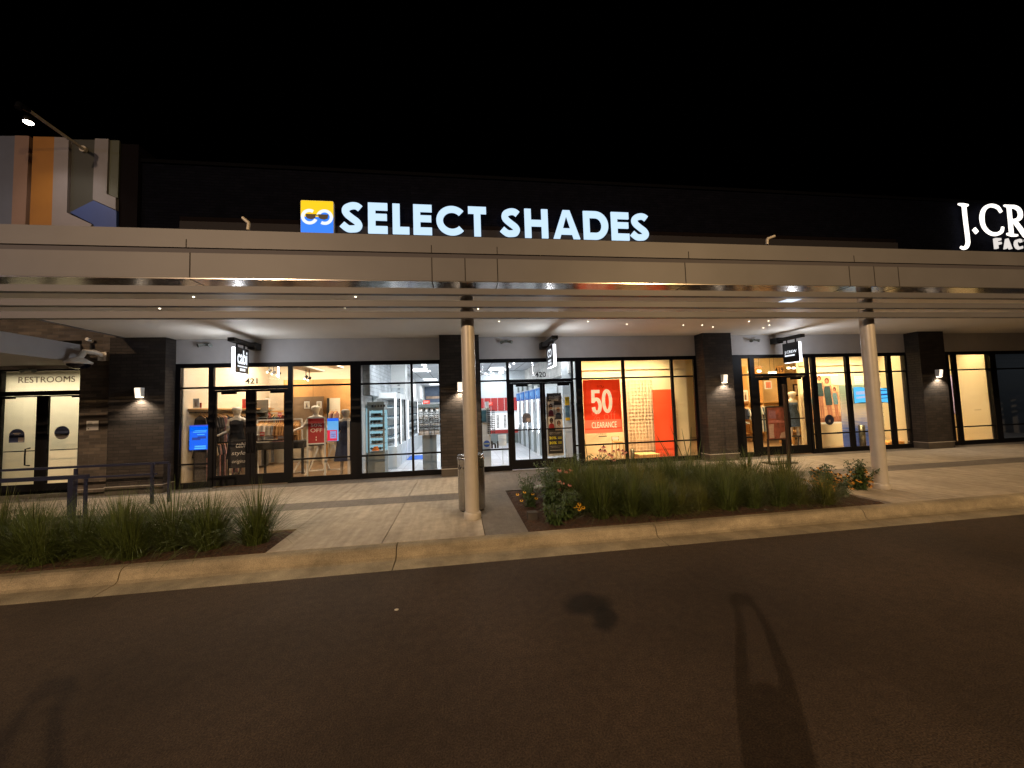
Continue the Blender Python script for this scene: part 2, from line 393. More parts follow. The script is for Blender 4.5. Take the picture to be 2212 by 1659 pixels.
xr2 = [1.9, 3.2, 4.5, 5.8, 7.1, 8.4, 9.7, 11, 12.3, 13.6, 15, 20, 25]
r1 += [(a, b, 7.29, 9.05) for a, b in zip(xr2[:-1], xr2[1:])]
slabs('sidewalk', r1, 'conc')
slabs('paving_band', [(-25, .28, 6.78, 7.29), (6.1, 25, 6.78, 7.29), (-25, .28, 8.96, 9.9), (.28, .82, 4.80, 7.24), (.28, 1.9, 7.24, 9.9), (1.9, 6.1, 7.24, 7.29), (1.9, 25, 9.05, 9.9)], 'agg', .002, .148)
def bed(name, x0, x1, y0, y1):
    q = MB(); nx, ny = max(2, int((x1-x0)/.06)), max(2, int((y1-y0)/.06)); rr = random.Random(3)
    vs = [(x0+(x1-x0)*i/nx, y0+(y1-y0)*j/ny, .135 + (rr.uniform(0, .022) if 0 < i < nx and 0 < j < ny else -.02)) for j in range(ny+1) for i in range(nx+1)]
    q.add(vs, [(j*(nx+1)+i, j*(nx+1)+i+1, (j+1)*(nx+1)+i+1, (j+1)*(nx+1)+i) for j in range(ny) for i in range(nx)])
    return q.build(name, 'mulch', kind='structure')
bed('mulch_bed', -16, -2.21, 4.80, 5.665); bed('mulch_bed', .825, 6.095, 4.80, 7.235)

# ------------------------------------------------------------------ shop building
FY = 9.45
B = thing('shop_building', (0, FY, 0), 'long dark brick shop row with black framed lit windows under a metal canopy', 'building')
def part(name, m, mb, parent=None, **kw): return mb.build(name, m, parent or B, **kw)
# brick piers with stone base and pale cap line
for x0, x1, yf in ((-7.27, -6.21, 9.15), (-.42, .51, 9.1), (6.30, 7.10, 9.1), (12.91, 13.76, 9.1), (20, 21, 9.1)):
    p = part('brick_pier', 'brick', MB().box(x0, x1, yf, FY + .15, .33, 3.448))
    part('pier_base', 'stone', MB().box(x0 - .012, x1 + .012, yf - .012, FY + .15, .10, .315), p)
    part('base_cap', 'cap', MB().box(x0 - .022, x1 + .022, yf - .022, FY + .14, .316, .332), p)
# stucco band over the windows
for x0, x1 in ((-6.21, -.42), (.51, 6.30), (7.10, 12.91), (13.76, 20)):
    part('stucco_band', 'render', MB().box(x0, x1, FY + .01, FY + .16, 2.905, 3.45))
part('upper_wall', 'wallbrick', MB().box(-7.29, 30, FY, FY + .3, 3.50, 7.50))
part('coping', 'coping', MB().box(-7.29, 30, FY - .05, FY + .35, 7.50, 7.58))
_, zl = A(388, 477, 9.32); xa, _ = A(388, 477, 9.32); xb, _ = A(1939, 522, 9.32)
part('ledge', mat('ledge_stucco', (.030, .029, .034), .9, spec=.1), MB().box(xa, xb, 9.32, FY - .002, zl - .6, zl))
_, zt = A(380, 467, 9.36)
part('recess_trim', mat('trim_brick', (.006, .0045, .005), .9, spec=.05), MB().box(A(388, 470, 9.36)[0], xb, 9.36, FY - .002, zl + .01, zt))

def window(x0, x1, bays, zs=((.15, .27), (.655, .69), (2.34, 2.38), (2.81, 2.905)), label=None):
    f = MB(); xs_ = [x0] + [q for b_ in bays for q in b_] + [x1]
    for a, b in zip(xs_[0::2], xs_[1::2]):
        if b - a > .004: f.box(a, b, FY, FY + .07, .12, 2.905)
    gl = []
    for a, b in bays:
        for z0, z1 in zs: f.box(a, b, FY + .006, FY + .064, z0, z1)
        for i in range(len(zs) - 1): gl.append((a, b, zs[i][1], zs[i+1][0]))
    fr = part('window', 'black', f)
    if label: fr['label'] = label
    for a, b, c, d in gl:
        part('pane', 'glass', MB().box(a - .004, b + .004, FY + .030, FY + .036, c - .004, d + .004), fr)
    return fr
def door(x0, x1, leaves, number, ntxt, head=(2.25, 2.38), z0=.15, y=FY, pane='glass', top=2.905):
    """frame with a transom pane; leaves = [(glass x0, glass x1, outer x0, outer x1, handle side)]"""
    f = MB(); lx0, lx1 = leaves[0][2], leaves[-1][3]
    f.box(x0, lx0, y, y + .075, .12, top); f.box(lx1, x1, y, y + .075, .12, top)
    f.box(lx0, lx1, y + .004, y + .072, head[0] + .05, head[1]); f.box(lx0, lx1, y + .004, y + .072, 2.81, top)
    fr = part('door_frame', 'black', f)
    part('pane', 'glass', MB().box(lx0 - .004, lx1 + .004, y + .030, y + .036, head[1] - .004, 2.814), fr)
    for gx0, gx1, ox0, ox1, hs in leaves:
        d = MB(); zt_ = head[0] + .045
        d.box(ox0 + .004, gx0, y + .02, y + .07, z0 + .012, zt_); d.box(gx1, ox1 - .004, y + .02, y + .07, z0 + .012, zt_)
        d.box(gx0, gx1, y + .022, y + .068, z0 + .012, .39); d.box(gx0, gx1, y + .022, y + .068, head[0], zt_)
        dr = part('door', 'black', d)
        part('pane', pane, MB().box(gx0 - .004, gx1 + .004, y + .04, y + .047, .386, head[0] + .004), dr)
        part('push_bar', 'black', MB().bar((gx0, y + .10, 1.12), (gx1, y + .10, 1.12), .025, .03), dr)
        hx = gx1 + .05 if hs > 0 else gx0 - .05
        part('handle', 'black', MB().tube([(hx, y + .02, .88), (hx, y - .045, .90), (hx, y - .05, 1.1), (hx, y - .045, 1.30), (hx, y + .02, 1.32)], .013, 8), dr)
        c0, c1 = (gx0 + .07, gx0 + .37) if hs > 0 else (gx1 - .32, gx1 - .02)
        part('door_closer', 'black', MB().box(c0, c1, y + .075, y + .13, head[0] - .045, head[0] + .03), dr)
    if number:
        n = MB(); text(n, number, *ntxt, y + .028, .003, off=.012); part('street_number', 'blktxt', n, fr)
    return fr
window(-6.21, -5.45, [(-6.11, -5.54)])
xn = A(528.5, 822, FY)[0], A(555, 822, FY)[0]
door(-5.452, -3.79, [(-5.39, -4.78, -5.44, -4.675, 1), (-4.57, -3.97, -4.675, -3.88, -1)], '421', (*xn, A(540, 828.5, FY)[1], A(540, 817, FY)[1]))
window(-3.79, -2.28, [(-3.787, -2.51)])
window(-2.28, -.42, [(-2.277, -1.13), (-1.08, -.46)])
window(.51, 1.25, [(.55, 1.19)])
xn = A(1156.5, 808, FY)[0], A(1179.5, 808, FY)[0]
door(1.25, 2.90, [(1.36, 2.03, 1.26, 2.095, 1), (2.16, 2.83, 2.095, 2.86, -1)], '420', (*xn, A(1168, 814.5, FY)[1], A(1168, 803, FY)[1]))
window(2.90, 6.30, [(2.903, 2.975), (3.13, 4.22), (4.29, 5.58), (5.64, 6.23)])
window(7.10, 7.98, [(7.64, 7.88)])
xn = A(1675.5, 798.5, FY)[0], A(1694, 798.5, FY)[0]
door(7.98, 9.69, [(8.14, 8.74, 8.02, 8.84, 1), (9.0, 9.53, 8.84, 9.63, -1)], '419', (*xn, A(1684, 804, FY)[1], A(1684, 793.5, FY)[1]))
window(9.69, 12.91, [(9.70, 9.79), (9.93, 10.89), (11.02, 12.26), (12.40, 12.87)])
window(13.76, 20, [(14.40, 14.55), (14.68, 15.89), (16.10, 17.6), (17.75, 19.9)])
# shop interiors
def room(n, x0, x1, y1, zc, wl, fl, cl, zf=.152):
    part(n + '_floor', fl, MB().box(x0, x1, FY + .02, y1, .05, zf))
    part(n + '_ceiling', cl, MB().box(x0, x1, FY + .17, y1, zc, zc + .05))
    part(n + '_wall', wl, MB().box(x0, x1, y1, y1 + .1, .1, zc + .05))
    part(n + '_wall', wl, MB().box(x0 - .06, x0, FY + .17, y1 + .1, .1, zc + .05))
    part(n + '_wall', wl, MB().box(x1, x1 + .06, FY + .17, y1 + .1, .1, zc + .05))
M['ceilc'] = mat('clothes_shop_ceiling', (.30, .26, .20), .8, var=.1)
room('clothes_shop', -6.15, -2.46, 13.6, 3.7, 'cream', 'woodfloor', 'ceilc')
room('eyewear_shop', -2.30, 3.02, 27, 3.3, 'white', 'greyfloor', 'ceilw')
room('fashion_shop', 3.12, 15.97, 15.5, 3.6, 'ivory', 'woodfloor', 'ivory')
M['dk'] = mat('unlit_wall', (.12, .13, .14), .9)
room('closed_shop', 16.2, 20, 14, 3.6, 'dk', 'dk', 'dk')
# wood header of the clothes shop, display partitions of the fashion shop
xa, z1_ = A(631, 838, 12.9); xb, z0_ = A(760, 893, 12.9)
part('oak_header', 'wood', MB().box(xa - .25, -2.47, 12.9, 13.59, z0_, z1_ + .25))
part('oak_post', 'wood', MB().box(A(700, 930, 12.8)[0], A(706, 930, 12.8)[0], 12.8, 12.9, .15, z0_))
part('display_partition', 'ivory', MB().box(3.14, 6.62, 10.45, 10.52, .16, 3.6))
part('display_partition', 'ivory', MB().box(10.40, 15.96, 10.50, 10.57, .16, 3.6))
part('display_partition', 'ivory', MB().box(13.0, 13.06, FY+.18, 10.49, .16, 3.6))
for x0, x1, yy in ((3.14, 6.6, 10.43), (10.42, 12.98, 10.48)):
    part('partition_rail', 'ivory', MB().box(x0, x1, yy - .015, yy, 2.66, 2.70))
# ------------------------------------------------------------------ canopy
K = thing('entrance_canopy', (0, 5.6, 0), 'long pale metal canopy with louvres on round columns along the shop fronts', 'canopy')
def kp(name, m, mb, parent=None, **kw): return mb.build(name, m, parent or K, **kw)
XL, XR = -26, 30
kp('cap_panel', 'alu', MB().box(XL, XR, 5.285, 5.9, 3.965, 4.10))
kp('upper_panel', 'alu', MB().box(XL, XR, 5.262, 5.8, 3.853, 3.957))
kp('groove', 'groove', MB().box(XL, XR, 5.283, 5.8, 3.78, 3.965))
fp = kp('fascia', 'alu', MB().box(XL, XR, 5.26, 5.5, 3.46, 3.782))
kp('underside', 'gloss', MB().box(XL, XR, 5.262, 5.72, 3.448, 3.462))
kp('soffit', 'soffit', MB().box(-6.99, XR, 5.722, FY + .005, 3.45, 3.50))
kp('soffit_trim', 'alu', MB().box(-7.05, -6.99, 5.722, 9.29, 3.44, 3.56))
kp('deck', 'groove', MB().box(-6.99, XR, 5.8, 9.04, 3.99, 4.04))
sm_ = MB()
for u in (410, 933, 1004.7, 1074.7, 1480, 1834, 1887.5, 1939.6):
    x = A(u, 580, 5.26)[0]; sm_.box(x - .006, x + .006, 5.257, 5.27, 3.46, 3.783)
    if u not in (1004.7, 1887.5): sm_.box(x - .006, x + .006, 5.261, 5.70, 3.445, 3.449)
for u in (402, 932, 1074, 1487, 1843.5):
    x = A(u, 545, 5.262)[0]; sm_.box(x - .005, x + .005, 5.259, 5.27, 3.853, 3.958)
kp('panel_seam', 'seam', sm_)
for z0, z1 in ((3.285, 3.370), (3.112, 3.197), (2.957, 3.042)):
    kp('louvre', 'alu', MB().box(XL, XR, 5.30, 5.385, z0, z1))
for cx in (.135 + .02, 6.91, 13.7, -13.4):
    c = kp('column', 'colpaint', MB().tube([(cx, 5.585, .15), (cx, 5.585, 3.449)], .098, 28))
    kp('base_collar', 'colpaint', MB().lathe([(.118, 0), (.122, .01), (.122, .07), (.116, .085), (.099, .095)], (cx, 5.585, .15), 28), c)
M['pin'] = emit('pin_light', (1, .86, .62), 7)
for u, v in ((418, 641), (345, 666), (768, 641), (745, 664), (1033, 667), (1078, 694), (1270, 694), (1354, 700), (1476, 702), (1517, 702), (1540, 706), (1618, 694), (1660, 693), (1662, 702), (1649, 708)):
    d = ray(u, v); p = EYE + d * ((3.45 - 1.7) / d.z)
    spot('soffit_fill', (p.x, p.y, 3.43), (p.x, p.y - .25, 0), 48, (1, .84, .62) if p.x < 1.5 else (1, .70, .42), 118, .8, .05)  # added fill over the pavement; the warmer ones imitate window spill
    kp('pinhole_light', 'pin', MB().lathe([(.009, 0), (.009, .006)], (p.x, p.y, 3.442), 10, sx=1.2, sy=1.6))
for u, v in ((1706, 649),):
    d = ray(u, v); p = EYE + d * ((3.45 - 1.7) / d.z)
    kp('downlight', emit('canopy_panel_light', (.75, .85, 1), 1.0), MB().box(p.x - .14, p.x + .14, p.y - .1, p.y + .1, 3.443, 3.449))
# ------------------------------------------------------------------ restroom block on the left
RB = thing('restroom_building', (-9.5, 9.8, 0), 'brick restroom block with lit glass double door beside the shops', 'building')
def rp(name, m, mb, parent=None, **kw): return mb.build(name, m, parent or RB, **kw)
rp('brick_pier', 'brick2', MB().box(-7.92, -7.272, 9.3, 10.0, .12, 8.0 - 4.4))
rp('brick_wall', 'brick2', MB().box(-18, -7.293, 9.3, 9.75, 3.60, 5.2))
rp('brick_header', 'brick2', MB().box(-18, -7.921, 9.3, 9.75, 3.42, 3.599))
rp('stucco_wall', 'render', MB().box(-18, -7.921, 9.80, 9.9, 2.88, 3.5))
rp('canopy_beam', 'render', MB().box(-18, -7.93, 6.3, 9.29, 2.955, 3.33))
rp('alcove_ceiling', 'render', MB().box(-18, -7.93, 9.292, 9.795, 2.96, 3.0))
rp('pier_trim', 'cap', MB().box(-7.94, -7.272, 9.28, 9.3, .27, .29))
f = MB(); y = 9.8
xg = lambda u, v=900: A(u, v, y)[0]
f.box(-7.921, xg(170), y, y + .1, .12, 2.88); f.box(-18, xg(-2), y, y + .1, .12, 2.88)
f.box(xg(-2), xg(170), y, y + .1, A(80, 856, y)[1] + .02, A(80, 845, y)[1]); f.box(xg(-2), xg(170), y, y + .1, A(80, 801, y)[1], 2.88)
df = rp('door_frame', 'black', f)
rp('pane', 'glass', MB().box(xg(-2), xg(170), y + .05, y + .056, A(80, 845, y)[1], A(80, 801, y)[1]), df)
n = MB(); text(n, 'RESTROOMS', xg(35, 820), xg(158, 820), A(90, 826, y)[1], A(90, 813, y)[1], y + .046, .004, off=.0); rp('door_lettering', mat('bronze_lettering', (.16, .10, .06), .6), n, df)
for a, b, oa, ob, hu in ((1, 77, -4, 88.5, 1), (102, 169, 89, 172, -1)):
    zt_ = A(80, 857, y)[1]; zb = A(80, 1046, y)[1]; d = MB()
    d.box(xg(oa), xg(a), y + .01, y + .06, .16, zt_ + .02); d.box(xg(b), xg(ob), y + .01, y + .06, .16, zt_ + .02)
    d.box(xg(a), xg(b), y + .012, y + .058, .16, zb); d.box(xg(a), xg(b), y + .012, y + .058, zt_ - .003, zt_ + .02)
    dr = rp('door', 'black', d)
    rp('pane', 'glass', MB().box(xg(a), xg(b), y + .03, y + .036, zb, zt_), dr)
    rp('push_bar', 'black', MB().bar((xg(a), y + .09, A(80, 974, y)[1]), (xg(b), y + .09, A(80, 974, y)[1]), .018, .02), dr)
    ca, cb = (a + 4, a + 24) if hu > 0 else (b - 16, b + 2)
    rp('door_closer', 'black', MB().box(xg(ca), xg(cb), y + .0, y + .07, zt_ - .035, zt_ + .01), dr)
    if hu > 0: rp('handle', 'black', MB().tube([(xg(66), y + .02, .78), (xg(63), y - .05, .80), (xg(63), y - .055, .98), (xg(63), y - .05, 1.14), (xg(66), y + .02, 1.16)], .014, 8), dr)
M['restw'] = mat('restroom_wall', (.80, .74, .60), .8, var=.03)
rp('lobby_wall', 'restw', MB().box(-14, -7.3, 10.6, 10.7, .1, 3.2))
rp('lobby_wall', 'restw', MB().box(-7.9, -7.8, 10.01, 10.59, .1, 3.2)); rp('lobby_ceiling', 'white', MB().box(-14, -7.9, 9.91, 10.59, 3.1, 3.2))
rp('lobby_floor', 'restw', MB().box(-14, -7.9, 9.91, 10.59, .1, .152))
# folded colour panels above the canopy
MU = thing('mural_wall', (-9.5, 9.3, 5.2), 'brick gable wall with folded panels in blue, tan, orange and white above the canopy', 'wall')
def mp(name, m, mb): return mb.build(name, m, MU)
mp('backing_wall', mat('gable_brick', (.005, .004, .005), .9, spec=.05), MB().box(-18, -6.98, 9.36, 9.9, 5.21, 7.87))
def pan(nm, c, pts, yf, yb=9.36, v0=.06):
    q = [(A(u, v, 9.3)) for u, v in pts]; mp(nm, mat('mural_' + nm, c, .55, var=v0, vs=3), MB().prism(q, yf, yb))
cc = lambda *pp: [(x * .2645, 164.6 + y * .2645) for x, y in pp]
pan('blue_grey_panel', (.10, .12, .18), cc((-260, 490), (132, 490), (100, 1300), (-260, 1300)), 9.29)
pan('tan_panel', (.23, .15, .12), cc((135, 492), (250, 495), (215, 1300), (102, 1300)), 9.27)
pan('orange_panel', (.30, .13, .012), cc((280, 497), (452, 502), (427, 1300), (245, 1300)), 9.28)
pan('white_panel', (.22, .21, .24), cc((456, 504), (572, 508), (556, 1120), (760, 1215), (700, 1300), (430, 1300)), 9.27)
pan('dark_panel', (.028, .032, .028), cc((578, 508), (778, 512), (766, 1010), (560, 1116)), 9.33)
pan('white_strip', (.17, .17, .20), cc((781, 513), (892, 516), (876, 964), (951, 995), (950, 1094), (764, 1012)), 9.28)
pan('green_panel', (.05, .062, .045), cc((894, 517), (968, 520), (954, 990), (880, 960)), 9.32)
pan('blue_panel', (.025, .06, .25), cc((570, 1112), (764, 1014), (950, 1098), (948, 1300), (800, 1300), (760, 1208)), 9.30)
# mural lamp on a long arm
pa = P(180, 322, 9.3)
L = thing('mural_lamp', tuple(pa), 'floodlight on a long bare arm reaching out over the colour panels', 'lamp')
pe = Vector((pa.x, 8.16, pa.z + .02))
MB().tube([pa, (pa.x, 8.6, pa.z + .01), pe], .032, 10).build('arm', 'colpaint', L)
MB().tube([pa + Vector((0, .03, 0)), pa + Vector((0, -.02, 0))], .07, 14).build('wall_plate', 'colpaint', L)
MB().tube([pe + Vector((0, .05, 0)), pe + Vector((0, -.10, -.02)), pe + Vector((0, -.12, -.10))], [.05, .06, .05], 10).build('joint', 'black', L)
hd = MB().lathe([(.05, .06), (.07, .02), (.08, -.05), (.075, -.05), (.065, 0)], pe + Vector((0, .06, -.19)), 16).build('lamp_head', 'black', L)
MB().lathe([(.07, -.045), (.06, -.065), (.03, -.075)], pe + Vector((0, .06, -.19)), 16).build('bulb', emit('flood_bulb', (1, .82, .66), 40), hd)
spot('mural_light', pe + Vector((0, .02, -.3)), (-8.3, 9.3, 5.4), 38, (1, .82, .66), 110, .7, .1)
# goosenecks on the canopy roof
for k, pts in enumerate((((535.7, 497), (537.5, 484), (537, 481), (524, 470.4)), ((1657, 528), (1657, 518), (1658, 515.5), (1673, 510)))):
    q = [P(u, v, 5.45) for u, v in pts]
    MB().tube(q, .022, 8).build('vent_pipe', 'colpaint', None, loc=q[0], label=('bent white pipe on the canopy edge left of the blue and yellow logo' if k == 0 else 'bent white pipe on the canopy edge between the two roof signs'), cat='pipe', group='bent pipes on the canopy')
# ------------------------------------------------------------------ roof sign: square logo and stroke-built letters
SY = 9.28
M['sgn'] = emit('lit_blue_white_letters', (.58, .79, 1.0), 1.08)
M['sgnside'] = mat('letter_return', (.5, .55, .6), .5)
def P2(u, v, Y=SY): return A(u, v, Y)
zb = P2(1000, 508)[1]
S0 = thing('roof_sign', (1.2, SY, zb), 'long row of glowing blue-white letters on the roof with a yellow and blue logo box', 'sign')
_, zt1 = P2(850, 441); zl_ = zt1 - .745     # letter height measured from the full E
sx_ = lambda u, v=480: P2(u, v)[0]
SC = .745
ST = .215
SL = [(.64, .80), (.53, .875), (.38, .875), (.235, .80), (.205, .69), (.26, .59), (.40, .47), (.54, .36), (.595, .25), (.54, .15), (.42, .125), (.27, .135), (.10, .27)]
def letter(ch, u0, u1, utop=None):
    q = MB(); x0, x1 = sx_(u0), sx_(u1)
    W = {'S': (.06, .73), 'E': (0, .62), 'L': (0, .56), 'C': (.0, 1.03), 'T': (0, .80), 'H': (0, .83), 'A': (0, 1.0), 'D': (0, .86)}[ch]
    k = (x1 - x0) / (W[1] - W[0])
    # roof line rises slowly to the right in the picture, the letters share one base
    tr = lambda x, z: (x0 + (x - W[0]) * k, zl_ + z * SC)
    y = SY
    sw = .165 / k                     # upright strokes keep one real width
    h2 = sw / 2
    if ch == 'S': strokes = [(cat(SL, 6), ST)]
    elif ch == 'E': strokes = [([(h2, 0), (h2, 1)], sw), ([(0, .883), (.62, .883)], .234), ([(0, .535), (.60, .535)], .21), ([(0, .117), (.62, .117)], .234)]
    elif ch == 'L': strokes = [([(h2, 0), (h2, 1)], sw), ([(0, .117), (.56, .117)], .234)]
    elif ch == 'C': strokes = [([(.53 + .405 * math.cos(R(a)), .5 + .385 * math.sin(R(a))) for a in range(42, 319, 6)], .215)]
    elif ch == 'T': strokes = [([(.40, 0), (.40, .9)], sw), ([(0, .883), (.80, .883)], .234)]
    elif ch == 'H': strokes = [([(h2, 0), (h2, 1)], sw), ([(.83 - h2, 0), (.83 - h2, 1)], sw), ([(h2, .51), (.83 - h2, .51)], .215)]
    elif ch == 'A':
        strokes = []; n4 = 0
        for pts in ([(0, 0), (.37, 1), (.50, 1), (.50, .80), (.245, 0)], [(1, 0), (.63, 1), (.50, 1), (.50, .80), (.755, 0)]): q.prism([tr(*p) for p in pts], y - .035, y)
        q.prism([tr(*p) for p in ((.27, .15), (.73, .15), (.66, .36), (.34, .36))], y - .038, y)
    elif ch == 'D': strokes = [([(h2, 0), (h2, 1)], sw), ([(.10, .883), (.42, .883)] + [(.42 + .335 * math.sin(R(a)), .5 + .383 * math.cos(R(a))) for a in range(8, 180, 8)] + [(.42, .117), (.10, .117)], .234)]
    for i, (p, wd) in enumerate(strokes): ribbon(q, p, wd, tr, y, .035 + i * .003)
    q.build('letter', 'sgn', S0)
# measured on the enlarged photograph: (letter, left, right)
z2 = lambda x: (1150 + x / 2.949) * .5486
z3 = lambda x: (1900 + x / 3.16) * .5486
for ch, a, b in (('S', z2(568), z2(828)), ('E', z2(886), z2(1110)), ('L', z2(1170), z2(1362)), ('E', z2(1410), z2(1624)), ('C', z2(1670), z2(2034)), ('T', z2(2046), z3(46)),
                 ('S', z3(224), z3(470)), ('H', z3(522), z3(810)), ('A', z3(874), z3(1204)), ('D', z3(1250), z3(1552)), ('E', z3(1596), z3(1812)), ('S', z3(1836), z3(2064))):
    letter(ch, a, b)
x0, x1 = sx_(653, 465), sx_(723.5, 465); zt_, zb_ = P2(690, 438.5)[1], P2(690, 438.5)[1] - .78
def rr(x0, x1, z0, z1, r, n=4):
    o = []
    for cx, cz, a0 in ((x1-r, z1-r, 0), (x0+r, z1-r, 90), (x0+r, z0+r, 180), (x1-r, z0+r, 270)):
        o += [(cx + r*math.cos(R(a0+90*k/n)), cz + r*math.sin(R(a0+90*k/n))) for k in range(n+1)]
    return o
lb = MB().prism(rr(x0, x1, zb_, zt_, .03), SY - .10, SY).build('logo_box', 'sgnside', S0)
zm = (zb_ + zt_) / 2 + .0
top = [p for p in rr(x0+.005, x1-.005, zb_+.005, zt_-.005, .03) if p[1] > zm]; bot = [p for p in rr(x0+.005, x1-.005, zb_+.005, zt_-.005, .03) if p[1] < zm]
MB().prism([(x1-.005, zm)] + top + [(x0+.005, zm)], SY - .103, SY - .1).build('yellow_field', emit('logo_yellow', (1, .62, 0), 1.05), lb)
MB().prism([(x0+.005, zm)] + bot + [(x1-.005, zm)], SY - .103, SY - .1).build('blue_field', emit('logo_blue', (0, .21, 1), 1.05), lb)
M['lw'] = emit('logo_white', (.9, .97, 1), 1.0)
q = MB(); w_ = x1 - x0; c1 = (x0 + .27 * w_, zm + .0 * w_); c2 = (x0 + .73 * w_, zm + .0 * w_); rr_ = .205 * w_
# two rings running into each other as an endless loop
ribbon(q, [(c1[0] + rr_*math.cos(R(a)), c1[1] + rr_*math.sin(R(a))) for a in range(58, 345, 8)], .072, lambda a, b: (a, b), SY - .103, .004)
ribbon(q, [(c2[0] + rr_*math.cos(R(a)), c2[1] + rr_*math.sin(R(a))) for a in range(168, -125, -8)], .072, lambda a, b: (a, b), SY - .103, .006)
q.build('loop_mark', 'lw', lb)
MB().prism([(c2[0] + .16*w_*math.cos(R(a)), c2[1] + .16*w_*math.sin(R(a))) for a in range(0, 360, 15)], SY - .1045, SY - .103).build('blue_disc', emit('logo_blue2', (0, .21, 1), 1.05), lb)
q = MB()
for s, c in ((-1, (x0 + .31*w_, zm)), (1, (x0 + .69*w_, zm))):
    q.prism([(c[0] - .155*w_, c[1] + .085*w_), (c[0] + .155*w_, c[1] + .085*w_ - .0*w_), (c[0] + .135*w_, c[1] - .05*w_), (c[0] + .03*w_, c[1] - .09*w_), (c[0] - .09*w_, c[1] - .07*w_), (c[0] - .14*w_, c[1] - .02*w_)], SY - .114, SY - .110)
q.box(x0 + .44*w_, x0 + .56*w_, SY - .114, SY - .110, zm + .04*w_, zm + .07*w_)
q.build('sunglasses_mark', mat('logo_brown', (.06, .045, .035), .4), lb)
# second roof sign, serif letters
zj = lambda x: (3700 + x / 5.53) * .5486
vj = lambda y: (750 + y / 5.53) * .5486
X0 = P2(zj(390), vj(640))[0]
S1 = thing('roof_sign', (X0, SY, 5.9), 'bright white serif roof letters with a second row of small letters, far right', 'sign')
M['jw'] = emit('lit_white_letters', (1, .93, .84), 1.9)
def pj(pts): return [P2(zj(x), vj(y)) for x, y in pts]
def sj_(pts, w, n=6, sp=True):
    q = pj(pts); k = len(q)
    ws = w if isinstance(w, (list, tuple)) else [w] * k
    if sp:
        qq = cat(q, n); out = []
        for i in range(len(qq)):
            t = i / n; a = min(int(t), k - 2); f_ = t - a; out.append(ws[a] * (1 - f_) + ws[a+1] * f_)
        return qq, out
    return q, ws
def jl(*strokes):
    q = MB()
    for i, (p, w) in enumerate(strokes): ribbon(q, p, [a*.84 for a in w] if isinstance(w, list) else w*.84, lambda a, b: (a, b), SY, .03 + .003 * i)
    return q.build('letter', 'jw', S1)
px = .0125 * .93                                          # metres per enlarged pixel near the sign
pj0 = P2(zj(0), vj(600)); pj1 = P2(zj(1000), vj(600)); px = (pj1[0] - pj0[0]) / 1000
jl(sj_([(512, 310), (545, 640), (590, 1000), (600, 1150), (560, 1240), (500, 1262), (440, 1235)], [95*px, 90*px, 90*px, 90*px, 80*px, 60*px, 45*px]), sj_([(390, 300), (495, 322), (600, 330)], [25*px, 70*px, 40*px]))
jl(sj_([(728, 838), (800, 925)], 90*px, sp=False))
jl(sj_([(1325, 480), (1240, 370), (1080, 335), (950, 420), (905, 600), (950, 800), (1080, 930), (1220, 955), (1330, 900), (1360, 800)], [60*px, 75*px, 70*px, 85*px, 105*px, 90*px, 75*px, 75*px, 70*px, 50*px]))
jl(sj_([(1490, 350), (1520, 640), (1550, 975)], 95*px, sp=False), sj_([(1385, 330), (1480, 350), (1600, 345)], [25*px, 60*px, 40*px]), sj_([(1450, 950), (1560, 978), (1675, 985)], [40*px, 60*px, 35*px]),
   sj_([(1500, 360), (1620, 370), (1715, 440), (1735, 560), (1680, 640), (1540, 665)], [60*px, 70*px, 90*px, 95*px, 80*px, 50*px]), sj_([(1600, 665), (1720, 820), (1840, 985), (1900, 1010)], [80*px, 90*px, 95*px, 60*px]))
zz0, zz1 = P2(zj(1550), vj(985))[1], P2(zj(1490), vj(330))[1]; xx = P2(zj(1900), vj(700))[0]
def EW(x, ch):
    t = lambda a, b: (x + a, zz0 + b * (zz1 - zz0)); q = MB()
    if ch == 'E':
        for i, (p, w) in enumerate((([(.09, 0), (.09, 1)], .13), ([(0, .97), (.50, .97)], .06), ([(.05, .52), (.42, .52)], .05), ([(0, .03), (.55, .03)], .06))): ribbon(q, p, w, t, SY, .03 + i*.003)
    else:
        for i, (p, w) in enumerate((([(.03, 1), (.30, 0)], .12), ([(.27, 0), (.50, .85)], .05), ([(.47, .9), (.76, 0)], .12), ([(.73, 0), (.98, 1)], .05))): ribbon(q, p, w, t, SY, .03 + i*.003)
    q.build('letter', 'jw', S1)
EW(xx + .35, 'E'); EW(xx + 1.05, 'W')
ff = [P2(zj(x), vj(1160)) for x in (1170, 1300, 1370, 1530, 1605, 1745)]
M['jw2'] = emit('lit_small_letters', (.95, .88, .82), .85)
hz = 190 * px; zc0 = P2(zj(1240), vj(1165))[1] - hz / 2
for i, ch in enumerate('FACTORY'):
    xs_ = (ff[0][0], ff[2][0], ff[4][0])[i] if i < 3 else ff[4][0] + (i - 2) * (ff[4][0] - ff[2][0])
    q = MB(); text(q, ch, xs_, xs_ + 150 * px * (.85 if ch == 'F' else 1), zc0, zc0 + hz, SY, .06, off=.03); q.build('small_letter', 'jw2', S1)
